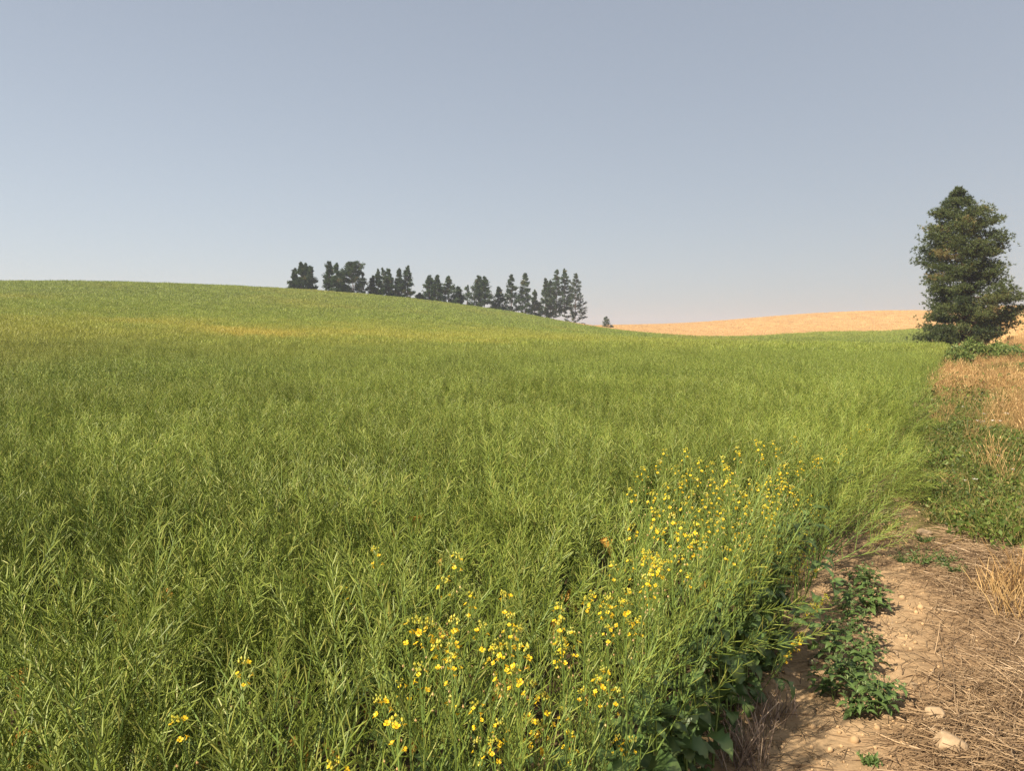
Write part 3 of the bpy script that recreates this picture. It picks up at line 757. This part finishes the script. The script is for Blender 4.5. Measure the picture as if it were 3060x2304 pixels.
for j, ((px, py), hw, look, lab) in enumerate(RIDGE):
    g = np.random.default_rng(800 + j); yc = ridge_crest(px) + 7 + 6 * g.random()
    b = at_depth(px, 300, yc); b.z = float(height(b.x, b.y)) - .2
    H = at_depth(px, py, yc).z - b.z; H = max(H, 3.)
    zs = np.linspace(0, 1, 12)
    if look == 'r': prof = np.where(zs < .25, .55 + zs * 1.4, 1.0) * (1 - np.clip(zs - .7, 0, 1) / .36) ** .55
    elif look == 'b': prof = np.where(zs < .3, .6 + zs * 1.3, 1.0) * (1 - np.clip(zs - .3, 0, 1) / .74) ** .85 + .03
    elif look == 'd': prof = (1 - zs) ** .85 * 1.1 + .04
    elif look == 's': prof = (1 - zs) ** .7 * .9 + .12
    else: prof = (1 - zs) ** .95 * 1.1 + .05
    jl = g.uniform(.6, 1.25, 12); jr = g.uniform(.6, 1.25, 12)
    hw = hw / (4.809 if j < 16 else 3.3515) * .33464 / F * yc * 1.85
    L_ = [(z * H, -hw * p * q) for z, p, q in zip(zs, prof, jl)]; R_ = [(z * H, hw * p * q) for z, p, q in zip(zs, prof, jr)]
    nb = {'a': 62, 'b': 70, 'd': 80, 's': 34, 'r': 92}[look]
    pine('pine_tree', lab, 'pines along the ridge', b, H, L_, R_, float(-math.atan2(b.x, b.y)), 900 + j, int(nb * (.5 + .5 * min(1, H / 14))), 58 if look != 's' else 24, 7, .44, .12, M_NEEDLE_FAR,
         g.uniform(-.4, .4), .20, {'b': .16, 'a': .08, 's': .12, 'd': .03, 'r': .12}[look], .9, .50, {'s': .45, 'a': .22}.get(look, .14), 1.15, .85, .42)
# lone far pine and its companion bush beyond the ridge's foot
lp = src(1240 + 1915 / 3.3515, 780 + 565 / 3.3515); yl = 330.
b = at_depth(lp[0], 327, yl); b.z = float(height(b.x, b.y)) - .2; Hh = at_depth(*lp, yl).z - b.z
pine('pine_tree', 'lone small pine at the skyline left of the golden hill', None, b, Hh, [(0, -1.2), (Hh * .4, -1.6), (Hh * .8, -1.1), (Hh, -.3)], [(0, 1.2), (Hh * .4, 1.6), (Hh * .8, 1.1), (Hh, .3)], 0., 55, 40, 12, 7, .55, .16, M_NEEDLE_FAR, 0., .2, .10, .9, .4, .1)
b2 = at_depth(lp[0] + 4.6, 328, yl); b2.z = float(height(b2.x, b2.y)) - .2
pine('young_pine', 'tiny dark bushy tree at the right foot of the lone skyline pine', None, b2, Hh * .34, [(0, -1.), (1, -1.1), (2, -.5)], [(0, 1.), (1, 1.1), (2, .5)], 0., 56, 20, 8, 7, .5, .16, M_NEEDLE_FAR, 0., .12, .05, .9, .4, .1)

# ------------------------------------------------------------------ wheat
def wheat_clump(seed, R, n, H, wd):
    g = random.Random(seed); mb = MB()
    for i in range(n):
        a = g.uniform(0, 6.28); q = R * math.sqrt(g.random()); p = Vector((q * math.cos(a), q * math.sin(a), 0)); h = H * g.uniform(.75, 1.1)
        d = Vector((g.uniform(-.2, .2), g.uniform(-.2, .2), 1)); s = Vector((math.cos(a * 7), math.sin(a * 7), 0))
        mb.ribbon([p, p + d * h * .8, p + d * h], [wd * .5, wd * .8, wd * .5], s, g.random())
    return mb.mesh('wheat', M_WHEAT)
WH = [wheat_clump(i, .6, 60, .55, .012) for i in range(3)] + [wheat_clump(10 + i, 2.4, 70, .5, .05) for i in range(3)]
is_wheat = lambda X, Y: (region(X, Y) == 1) & (X > -5)
X1, Y1 = sample_area(ring_n(66, 135, 2.2), 66, 135, is_wheat); X2, Y2 = sample_area(ring_n(135, 520, .14), 135, 520, is_wheat)
Xw = np.concatenate([X1, X2]); Yw = np.concatenate([Y1, Y2]); n = len(Xw)
wf = scatter('wheat_field', np.stack([Xw, Yw, height(Xw, Yw) - .03], 1), np.stack([np.zeros(n), np.zeros(n), rng.uniform(0, 6.28, n)], 1), rng.uniform(.9, 1.15, n),
             np.concatenate([rng.integers(0, 3, len(X1)), 3 + rng.integers(0, 3, len(X2))]), WH)
tag(wf, 'ripe golden wheat covering the far hill and the rise behind the pine', 'crop', kind='stuff')

# ------------------------------------------------------------------ verge vegetation
def green_clump(seed):
    g = random.Random(seed); mb = MB()
    for i in range(34):                                  # small leaflets of low creeping weeds
        a = g.uniform(0, 6.28); q = .16 * math.sqrt(g.random()); p = Vector((q * math.cos(a), q * math.sin(a), g.uniform(.015, .10)))
        d = Vector((g.uniform(-1, 1), g.uniform(-1, 1), g.uniform(.0, .8))).normalized(); s = d.cross(rv(g)).normalized(); l = g.uniform(.018, .04)
        mb.ribbon([p, p + d * l * .55, p + d * l], [.002, l * .26, .001], s, min(1, max(0, g.gauss(.45, .22))))
    for i in range(14):                                  # grass blades
        a = g.uniform(0, 6.28); q = .15 * math.sqrt(g.random()); p = Vector((q * math.cos(a), q * math.sin(a), 0)); l = g.uniform(.07, .19)
        d = Vector((g.uniform(-.6, .6), g.uniform(-.6, .6), 1)).normalized(); s = d.cross(rv(g)).normalized(); b_ = Vector((d.x, d.y, -.25)) * l * .4
        mb.ribbon([p, p + d * l * .55, p + d * l + b_], [.0022, .0018, .0004], s, min(1, max(0, g.gauss(.6, .25))))
    for i in range(5):
        a = g.uniform(0, 6.28); p = Vector((.12 * math.cos(a), .12 * math.sin(a), 0))
        mb.tube([p, p + Vector((g.uniform(-.06, .06), g.uniform(-.06, .06), g.uniform(.08, .14)))], [.0015, .001], 3, .9, tip=False)
    return mb.mesh('verge_green', M_GRASS)
def dry_tuft(seed, n, H, R, mat, lean=.35, heads=True):
    g = random.Random(seed); mb = MB()
    for i in range(n):
        a = g.uniform(0, 6.28); q = R * math.sqrt(g.random()); p = Vector((q * math.cos(a), q * math.sin(a), -.01)); h = H * g.uniform(.5, 1.1)
        d = Vector((g.uniform(-lean, lean), g.uniform(-lean, lean), 1)); bend = Vector((d.x, d.y, -.3)) * h * g.uniform(.1, .5)
        s = d.cross(rv(g)).normalized(); ti = g.random(); e = p + d * h * .95 + bend * .7
        mb.ribbon([p, p + d * h * .5 + bend * .15, e], [.0024, .0020, .0012], s, ti)
        if heads and g.random() < .5:
            dd = (d + bend * 2 / max(h, .01)).normalized(); mb.tube([e, e + dd * h * .07, e + dd * h * .17], [.001, .0065, .001], 3, min(1, ti + .2))
    return mb.mesh('dry_grass', mat)
GC = [green_clump(i) for i in range(8)]
DT = [dry_tuft(50 + i, 46, .42 + .06 * (i % 3), .12, M_DRY) for i in range(6)]
DM = [dry_tuft(60 + i, 60, .16, .22, M_DRY, 1.6, False) for i in range(3)]
DL = [dry_tuft(66 + i, 34, .10, .16, M_DRY, 1.4, False) for i in range(3)]
nearv = lambda X, Y: (region(X, Y) == 2)
X, Y = sample_area(ring_n(5.3, 24, 70, 40), 5.3, 24, nearv, 40); o_ = offset(X, Y)
nz = wn(X, Y, WV_PATCH)
k = (Y + nz * .5 > 6.4 + .35 * sstep(1.2, 0, o_)) & (o_ + nz * .12 > .35 - .35 * sstep(7, 9, Y)) & (rng.random(len(X)) > dry_prob(o_, Y) * .8) & (rng.random(len(X)) < np.where(Y > 14, .45, 1.))
k &= (nz > -1.3)
Xg, Yg = X[k], Y[k]; nn_ = len(Xg)
X_, Y_ = sample_area(ring_n(20, 46, 9, 40), 20, 46, nearv, 40); kk = (wn(X_, Y_, WV_LODGE) > .1) & (offset(X_, Y_) > .2); Xg = np.concatenate([Xg, X_[kk]]); Yg = np.concatenate([Yg, Y_[kk]]); n = len(Xg)
big_ = np.where(np.arange(n) < nn_, 1., 2.2)
vg = scatter('verge_weeds', np.stack([Xg, Yg, height(Xg, Yg)], 1), np.stack([rng.normal(0, .15, n), rng.normal(0, .15, n), rng.uniform(0, 6.28, n)], 1),
             big_ * rng.uniform(.7, 1.35, n) * (1 + .35 * np.clip(wn(Xg, Yg, WV_PATCH), -1.5, 1.8)), rng.integers(0, 8, n), GC)
tag(vg, 'low green weeds and grass on the verge right of the crop', 'ground cover', kind='stuff')
X, Y = sample_area(ring_n(6.5, 30, 26, 40), 6.5, 30, nearv, 40); X_, Y_ = sample_area(ring_n(30, 80, 9, 40), 30, 80, nearv, 40)
Xd = np.concatenate([X, X_]); Yd = np.concatenate([Y, Y_]); o_ = offset(Xd, Yd)
k = (rng.random(len(Xd)) < dry_prob(o_ + .2 * wn(Xd, Yd, WV_PATCH), Yd) * np.where(Yd > 30, 1, .75) + .02) & (o_ > .12)
# the matted, flattened patch
mat_patch = np.hypot((Xd - 13.4) / 1.0, (Yd - 21.5) / 2.2) < 1
k &= ~mat_patch | (rng.random(len(Xd)) < .15)
k &= ~((Yd > 31) & (Yd < 47.5) & (o_ < 6) & (rng.random(len(Xd)) < .6))
Xd, Yd = Xd[k], Yd[k]; n = len(Xd); flat = rng.random(n) < .35
X_, Y_ = sample_area(ring_n(6.2, 19, 10, 40), 6.2, 19, nearv, 40); kk = (wn(X_, Y_, WV_PATCH) < .4 + .5 * rng.random(len(X_))) & (offset(X_, Y_) > .1)
X_, Y_ = X_[kk], Y_[kk]; n2 = len(X_)
ki = np.where(flat, 6 + rng.integers(0, 3, n), rng.integers(0, 6, n)); ki = np.concatenate([ki, 9 + rng.integers(0, 3, n2)])
sc_ = np.concatenate([rng.uniform(.7, 1.25, n) * np.where(Yd < 20, .8, 1.), rng.uniform(.7, 1.2, n2)])
Xd = np.concatenate([Xd, X_]); Yd = np.concatenate([Yd, Y_]); n = len(Xd)
dg = scatter('dry_grass', np.stack([Xd, Yd, height(Xd, Yd)], 1), np.stack([rng.normal(0, .15, n), rng.normal(0, .15, n), rng.uniform(0, 6.28, n)], 1), sc_, ki, DT + DM + DL)
tag(dg, 'dry orange-brown grass with seed heads along the verge up to the pine', 'grass', kind='stuff')

# straw mat on the track
def straw_mat():
    g = random.Random(77); mb = MB(); gn = np.random.default_rng(77); n = 0
    swirl = waves(9, .8, 2.5, 8)
    while n < 15000:
        y = g.uniform(2.3, 6.9); x = g.uniform(.8, 5.2); o = float(offset(x, y))
        pn = float(wn(x, y, WV_PATCH))
        dens = float(sstep(.40, 1.0, o + pn * .16)) * float(sstep(7.0, 6.0, y + pn * .3)) * (.35 + .65 * float(sstep(-1.2, .3, pn))) + .045 * (o > .0)
        if o < -.05 or x / y > .78 or g.random() > dens: continue
        n += 1; L = g.uniform(.05, .20) * g.choice((1, 1, 1, 1.6)); an = float(wn(x, y, swirl)) * 1.2 + g.gauss(.3, .75)
        z = float(ground(x, y)) + .002 + g.random() ** 2 * .05 * dens; ti = min(1, max(0, g.gauss(.40, .27)))
        d = Vector((math.cos(an), math.sin(an), g.gauss(0, .12))); c_ = Vector((x, y, z)); bd = Vector((-d.y, d.x, 0)) * g.gauss(0, .10) * L + UP * g.uniform(-.03, .06) * L
        rr = g.uniform(.0011, .0024)
        mb.tube([c_ - d * L / 2, c_ + bd, c_ + d * L / 2], [rr, rr, rr * .7], 3, ti, tip=False)
    return mb.mesh('straw', M_STRAW)
tag(link('straw', straw_mat()), 'flattened dry straw matted over the track at lower right', 'straw', kind='stuff')

def rock(seed, r, sq=(1, .8, .6)):
    import bmesh
    bm = bmesh.new(); bmesh.ops.create_icosphere(bm, subdivisions=3, radius=1); g = np.random.default_rng(seed)
    pl = g.normal(0, 1, (11, 3)); pl /= np.linalg.norm(pl, axis=1)[:, None]; ds = g.uniform(.5, .9, 11); wv = waves(seed, 2.5, 6, 10)
    for v in bm.verts:
        p = np.array(v.co)
        for q, dd in zip(pl, ds):
            e = p @ q - dd
            if e > 0: p = p - q * e * 1.0
        p = p * (1 + .035 * float(wn(p[0] + p[2], p[1] - p[2], wv)))
        v.co = (p[0] * r * sq[0], p[1] * r * sq[1], p[2] * r * sq[2])
    me = bpy.data.meshes.new('stone'); bm.to_mesh(me); bm.free(); me.materials.append(M_STONE)
    return me
s4 = lambda x, y: src(2100 + x / 1.659, 1300 + y / 1.659)
for j, (p, r, lab) in enumerate([
    (s4(1100, 497), .085, 'pale angular stone at the edge of the green weeds'),
    (s4(1152, 1400), .060, 'rounded pale stone half buried in straw above the corner stone'),
    (s4(1205, 1553), .088, 'largest pale stone in the straw near the bottom right corner'),
    (s4(548, 1140), .038, 'small clod-like stone beside the crop edge left of the goosefoot'),
    (s4(430, 1190), .042, 'greyish shaded stone under the crop edge'),
    (s4(868, 582), .050, 'low pale stone on bare soil above the goosefoot row'),
    (s4(1045, 1255), .030, 'little pale stone lying in straw right of the goosefoot'),
    (s4(1040, 745), .032, 'small stone on the straw right of the goosefoot row')]):
    q = on_ground(*p); tag(link('stone', rock(30 + j, r * .9, (1, .75, .55)), None, (q.x, q.y, q.z + r * .22), Euler((0, 0, j * 1.3))), lab, 'stone', 'stones on the track')
# crumbs of soil, too many to count
cl = MB(); base = [rock(70 + i, 1., (1, .85, .6)) for i in range(1)]
for b_ in base: pass
import bmesh as _bm
def clod_src(seed):
    bm = _bm.new(); _bm.ops.create_icosphere(bm, subdivisions=1, radius=1); g = random.Random(seed)
    for v in bm.verts: v.co *= g.uniform(.7, 1.15)
    V = [v.co.copy() for v in bm.verts]; bm.verts.index_update(); Fc = [tuple(v.index for v in f.verts) for f in bm.faces]; bm.free(); return V, Fc
CS = [clod_src(i) for i in range(6)]
g = random.Random(5); n = 0
while n < 2400:
    y = g.uniform(2.4, 7.5); x = g.uniform(.5, 4.6); o = float(offset(x, y)); w = 1. if -.25 < o < .55 else .12
    if o < -.3 or x / y > .75 or g.random() > w * (.4 + .6 * float(sstep(-.8, .8, wn(x, y, WV_PATCH)))): continue
    n += 1; r = min(.022, .0030 * math.exp(g.gauss(.25, .65))); V, Fc = CS[g.randrange(6)]; z = float(ground(x, y)) + r * .3; q = Euler((g.random() * 6, g.random() * 6, 0)).to_quaternion()
    cl.add([Vector((x, y, z)) + (q @ v) * r for v in V], Fc, g.random())
M_CLOD = mat_leaf('soil_crumb', [(0., (.35, .23, .118)), (1., (.47, .315, .165))], 0., 0., .95)
tag(link('soil_crumbs', cl.mesh('soil_crumbs', M_CLOD, True)), 'crumbs and clods of tan soil on the bare strip', 'soil', kind='stuff')

# goosefoot plants on the bare strip ------------------------------------------------
def goose_leaf(seed):
    g = random.Random(seed); mb = MB(); L = .042
    out = [(0, .0), (.10, .16), (.28, .34), (.36, .27), (.52, .27), (.60, .19), (.78, .14), (1.0, .0)]
    V = []; T = []
    for (x, y) in out:
        z = .10 * math.sin(x * 3) - .22 * x * x
        V += [Vector((x * L, -y * L, (z + y * .35) * L)), Vector((x * L, 0, z * L)), Vector((x * L, y * L, (z + y * .35) * L))]; T += [g.uniform(.3, .6), .75, g.uniform(.3, .6)]
    Fc = []
    for i in range(len(out) - 1): a = 3 * i; Fc += [(a, a + 1, a + 4, a + 3), (a + 1, a + 2, a + 5, a + 4)]
    mb.add(V, Fc); mb.t[:] = T
    mb.tube([Vector((-.014, 0, -.006)), Vector((0, 0, 0))], [.0009, .0007], 3, .9, tip=False)
    return mb.mesh('leaf', M_WEED)
GL = [goose_leaf(i) for i in range(4)]
def goosefoot(p, H, seed, label, group):
    g = random.Random(seed); r = empty('goosefoot_plant', p, Euler((g.uniform(-.12, .12), g.uniform(-.12, .12), g.uniform(0, 6.28)))); tag(r, label, 'weed', group)
    st = MB(); main = arc(g, Vector((0, 0, -.01)), Vector((g.uniform(-.3, .3), g.uniform(-.3, .3), 1)), H, .2, 5); st.tube(main, [.003, .0028, .0025, .002, .0015, .001], 4, .6)
    axes = [main]
    for b in range(5):
        ph = b * 2.4 + g.uniform(-.4, .4); q, a = along(main, .12 + .5 * b / 5); br = arc(g, q, Vector((math.cos(ph), math.sin(ph), .55)), H * g.uniform(.5, .8), .6, 4); st.tube(br, [.002, .0017, .0013, .001, .0006], 3, .6); axes.append(br)
    link('stem', st.mesh('stem', M_STEM), r)
    tip = MB()
    for ax in axes:
        nl = 9 if ax is main else 6
        for i in range(nl):
            t = .25 + .75 * (i + .6) / nl; q, a = along(ax, min(t, .999)); ph = i * 2.4 + g.uniform(-.3, .3); s = (1.15 - .6 * max(0, t - .6) / .4) * g.uniform(.8, 1.2) * (H / .2) ** .4 * 1.25
            link('leaf', g.choice(GL), r, q + Vector((math.cos(ph), math.sin(ph), .15)) * .014, Euler((g.uniform(-.3, .3), g.uniform(-.35, .35), ph)), s)
        for i in range(7):
            q = ax[-1] + rv(g, .006); d = Vector((g.uniform(-.6, .6), g.uniform(-.6, .6), 1)).normalized(); tip.ribbon([q, q + d * .008, q + d * .014], [.001, .003, .0005], d.cross(rv(g)).normalized(), .95)
    link('bud_tip', tip.mesh('bud_tip', M_WEED), r)
goose = [((870, 1425), .19, 'frontmost goosefoot weed on the bare soil, casting its shadow on straw'), ((775, 1420), .11, 'small goosefoot at the front left of the weed row'),
         ((900, 1350), .15, 'goosefoot just behind the frontmost one at the straw edge'), ((650, 1330), .17, 'goosefoot standing farthest left at the front of the row'),
         ((780, 1290), .16, 'goosefoot in the middle of the front half of the weed row'), ((700, 1230), .15, 'goosefoot with a fallen stalk across it in the weed row'),
         ((820, 1200), .17, 'goosefoot at the right side of the weed row next to straw'), ((640, 1130), .18, 'bushy goosefoot at the left side midway along the row'),
         ((780, 1105), .15, 'goosefoot right of the bushy one midway along the row'), ((660, 1030), .14, 'goosefoot close to the crop edge midway along the row'),
         ((745, 990), .17, 'goosefoot in the narrow waist of the weed row'), ((720, 905), .18, 'goosefoot in the rear half of the row by the crop shade'),
         ((810, 890), .20, 'upright goosefoot in the rear half of the weed row'), ((870, 880), .13, 'goosefoot leaning towards the open soil at the rear right'),
         ((770, 800), .20, 'rear goosefoot of the row, under the overhanging canola'), ((820, 770), .17, 'farthest goosefoot at the back end of the row')]
for j, ((x, y), H, lab) in enumerate(goose):
    q = on_ground(*s4(x, y)); goosefoot(q, H * 1.08, 40 + j, lab, 'goosefoot weeds in a row on the soil')

def small_weed(p, seed, R, label, group):
    g = random.Random(seed); r = empty('low_weed', p); tag(r, label, 'weed', group); fo = MB(); st = MB()
    for i in range(14):
        ph = g.uniform(0, 6.28); br = arc(g, Vector((0, 0, 0)), Vector((math.cos(ph), math.sin(ph), g.uniform(.3, .9))), R * g.uniform(.6, 1.1), .3, 4); st.tube(br, [.0015, .0013, .001, .0008, .0005], 3, .4)
        for k in range(16):
            q, a = along(br, g.uniform(.15, 1)); d = (a * .5 + rv(g)).normalized(); l = g.uniform(.012, .026); fo.ribbon([q, q + d * l * .5, q + d * l], [.0012, l * .2, .0004], d.cross(rv(g)).normalized(), g.uniform(.1, .9))
    link('stem', st.mesh('stem', M_STEM), r); tag(link('foliage', fo.mesh('foliage', M_WEED), r), kind='stuff')
for j, (x, y, R, lab) in enumerate([(990, 640, .13, 'low feathery weed at the left end of the patch on straw'), (1075, 650, .19, 'larger low feathery weed in the patch on straw'),
        (1140, 660, .17, 'dark feathery weed in the middle of the patch on straw'), (1210, 645, .13, 'low feathery weed at the right end of the patch on straw'),
        (1250, 690, .10, 'faint sprawling weed just below the feathery patch'), (930, 470, .16, 'shaded scruffy weed on the dark soil under the crop edge'),
        (1090, 540, .09, 'tiny scruffy weed at the foot of the angular stone'), (820, 1640, .05, 'tiny green sprout on bare soil at the bottom edge')]):
    small_weed(on_ground(*s4(x, y)), 90 + j, R, lab, 'low weeds on the track')

# stubble and tufts ----------------------------------------------------------------
def tuft(name, p, mesh, label, cat, group): 
    tag(link(name, mesh, None, p, Euler((0, 0, p.x * 9))), label, cat, group)
for j, (x, y, H, lab) in enumerate([(250, 1560, .22, 'grey upright stubble under the canola at the bottom edge'), (330, 1450, .20, 'bundle of grey stubble at the canola foot above the bottom edge'),
        (390, 1400, .15, 'splayed pale stubble on the bare soil beside the canola'), (150, 1640, .22, 'stubble lowest at the bottom edge, left of the bare soil'), (230, 1640, .2, 'stubble at the bottom edge right by the crumbled soil')]):
    q = on_ground(*s4(x, y)); tuft('stubble_tuft', q, dry_tuft(400 + j, 42, H, .07, M_GREYSTRAW, .45, False), lab, 'stubble', 'stubble tufts at the crop foot')
for j, (x, y, H, lab) in enumerate([(1540, 830, .30, 'tall orange-brown dry grass tuft at the right frame edge'), (1590, 760, .34, 'dry grass tuft cut by the right frame edge, behind the tall one'),
        (1460, 800, .22, 'shorter dry grass tuft left of the tall orange one'), (1570, 900, .22, 'low dry tuft in front of the tall orange one')]):
    q = on_ground(*s4(x, y)); tuft('dry_grass_tuft', q, dry_tuft(420 + j, 90, H, .15, M_DRY, .5, False), lab, 'grass tuft', 'dry grass tufts at the right')
def stalk(pts, r, mat, label, name='dry_stalk', cat='stalk', group=None, tint=.8):
    mb = MB(); c_ = pts[0]; mb.tube([p - c_ for p in pts], [r] * (len(pts) - 1) + [r * .4], 5, tint, tip=False); tag(link(name, mb.mesh(name, mat, True), None, c_), label, cat, group)
def lying(pix, lift): return [on_ground(*s4(x, y)) + Vector((0, 0, lift)) for x, y in pix]
stalk(lying([(860, 1495), (960, 1540), (1060, 1570), (1150, 1605)], .012), .0035, M_STRAW, 'long straight straw stalk lying below the frontmost goosefoot', group='long stalks lying on the track')
stalk(lying([(960, 1420), (1040, 1450), (1110, 1490)], .015), .003, M_STRAW, 'pale stalk sticking out right of the frontmost goosefoot', group='long stalks lying on the track')
stalk(lying([(1140, 590), (1250, 550), (1330, 525), (1415, 495)], .03), .0045, M_DRY, 'orange reed-like stalks lying slantwise at the front of the green weeds', group='long stalks lying on the track', tint=.7)
stalk(lying([(1180, 570), (1270, 548), (1370, 515)], .02), .003, M_STRAW, 'thin pale stalk beside the orange reed-like one', group='long stalks lying on the track')
q = on_ground(*s4(1150, 1090)); stalk([q, q + Vector((.02, .01, .09)), q + Vector((.04, .03, .17))], .0022, M_STRAW, 'upright pale straw standing out of the matted straw', group=None)
a = on_ground(*src(2500 + 885 / 2.5625, 950 + 535 / 2.5625)); b_ = at_depth(*src(2500 + 1095 / 2.5625, 950 + 438 / 2.5625), a.y + 3.)
stalk([a, a.lerp(b_, .35) + UP * .10, a.lerp(b_, .7) + UP * .10, b_], .012, M_BARK, 'thin dark bent stalk arching over the matted brown grass', 'bent_stalk')

# daisies ----------------------------------------------------------------------------
def daisy(p, r, h, seed, label, group):
    g = random.Random(seed); o = empty('daisy', p); tag(o, label, 'flower', group)
    st = MB(); st.tube([Vector((0, 0, -.01)), Vector((.01, 0, h * .6)), Vector((.015, 0, h))], [.0015, .0013, .001], 3, .5, tip=False); link('stem', st.mesh('stem', M_STEM), o)
    pe = MB()
    for k in range(13):
        a = k * 6.283 / 13; d = Vector((math.cos(a), math.sin(a), g.uniform(-.1, .35))); s = Vector((-math.sin(a), math.cos(a), 0)); c_ = Vector((.015, 0, h)); pe.ribbon([c_ + d * r * .2, c_ + d * r * .65, c_ + d * r], [r * .10, r * .2, r * .12], s, g.random())
    q = link('petals', pe.mesh('petals', M_DAISY), o)
    ce = MB(); V, Fc = CS[0]; ce.add([Vector((.015, 0, h)) + Vector((v.x, v.y, v.z * .5)) * r * .28 for v in V], Fc, .5); link('centre', ce.mesh('centre', M_DAISYC, True), o)
s7 = lambda x, y: src(2500 + x / 2.5625, 950 + y / 2.5625)
dz = [((1050, 1303), .030, 'white daisy low in the weeds, nearest and largest of them'), ((1222, 1127), .030, 'bright white daisy in the green grass at the right, second largest'),
      ((1335, 1265), .022, 'small white daisy at the right edge level with the nearest one'), ((1262, 1088), .018, 'small white daisy just behind the bright one in the grass'),
      ((972, 1332), .014, 'tiny white bloom left of the nearest daisy'), ((1380, 1000), .024, 'white daisy at the right edge among dry grass'),
      ((1110, 968), .022, 'white daisy alone in the middle of the verge')]
for j, ((x, y), r, lab) in enumerate(dz):
    q = on_ground(*s7(x, y + 8)); daisy(q, r, .10 + .03 * (j % 3), j, lab, 'daisies on the verge')
for j, (x, y) in enumerate([(1105, 870), (1115, 858), (1075, 855), (1243, 857), (1185, 855), (1295, 795), (1280, 790), (1118, 797), (1270, 677), (1272, 733), (1098, 678), (1050, 676), (960, 737), (1145, 683), (1236, 622), (1410, 535)]):
    q = on_ground(*s7(x, y + 5)); daisy(q, .030 + .006 * (j % 3), .16, 30 + j, 'small white daisy in the scattering farther up the verge', 'far daisies on the verge')

# bushy weeds on the verge in front of the pine ---------------------------------------
def shrub(name, p, R, H, n, seed, label, mat, L=.17, wd=.06, group=None, rz=0.):
    g = np.random.default_rng(seed); o = empty(name, p, Euler((0, 0, rz))); tag(o, label, 'shrub', group); st = MB(); C = []
    for i in range(26):
        a = g.uniform(0, 6.28); q = math.sqrt(g.random()); e = Vector((R[0] * q * math.cos(a), R[1] * q * math.sin(a), H * (1 - .55 * q * q) * g.uniform(.75, 1.05)))
        s_ = Vector((e.x * .6, e.y * .6, -.05)); st.tube([s_, s_.lerp(e, .5) + Vector((0, 0, .05)), e], [.012, .008, .003], 3, .4)
        m = n // 26; t = g.uniform(.15, 1., m)[:, None]; C.append(np.array(s_) * (1 - t) + np.array(e) * t + g.normal(0, .10, (m, 3)))
    link('stems', st.mesh('stems', M_STEM), o); C = np.concatenate(C); A = np.tile([0, 0, .35], (len(C), 1))
    V = needles(C, A, 3, L, wd, g, .8); link('foliage', tri_mesh('foliage', V, np.clip(np.repeat(g.normal(.5, .22, len(C)), 3), 0, 1), mat), o)
def gpt(px, Y): q = at_depth(px, 345, Y); q.z = float(height(q.x, q.y)); return q
shrub('weed_bush', gpt(986, 46), (1.9, .9), 1.5, 5200, 61, 'broad green bush of tall weeds in front of the big pine', M_SHRUB, rz=-.5)
shrub('weed_bush', gpt(957, 41), (.8, .6), 1.0, 1800, 62, 'darker weed bush at the crop edge left of the broad one', M_SHRUB, rz=-.5)
shrub('weed_bush', gpt(1008, 44), (.7, .6), .95, 1300, 63, 'lower weed bush at the right end of the broad green one', M_SHRUB, rz=-.5)
shrub('weed_bush', gpt(962, 66), (2.8, .8), .9, 2600, 64, 'low dark scrub at the foot of the big pine', M_SHRUB, rz=-.5)

# ------------------------------------------------------------------ smoky air
def haze():
    me = bpy.data.meshes.new('haze'); x0, x1, y0, y1, z0, z1 = -1300, 1400, -400, 1600, -6, 36
    V = [(x, y, z) for z in (z0, z1) for y in (y0, y1) for x in (x0, x1)]
    me.from_pydata(V, [], [(0, 2, 3, 1), (4, 5, 7, 6), (0, 1, 5, 4), (2, 6, 7, 3), (0, 4, 6, 2), (1, 3, 7, 5)])
    m = bpy.data.materials.new('haze'); m.use_nodes = True; t = m.node_tree; t.nodes.remove(t.nodes['Principled BSDF'])
    v = t.nodes.new('ShaderNodeVolumePrincipled'); v.inputs['Color'].default_value = (.80, .82, 1.0, 1); v.inputs['Density'].default_value = .0004; v.inputs['Anisotropy'].default_value = .2
    t.links.new(v.outputs[0], t.nodes['Material Output'].inputs['Volume']); me.materials.append(m)
    tag(link('haze', me), kind='stuff')
HAZE = True
if HAZE: haze()
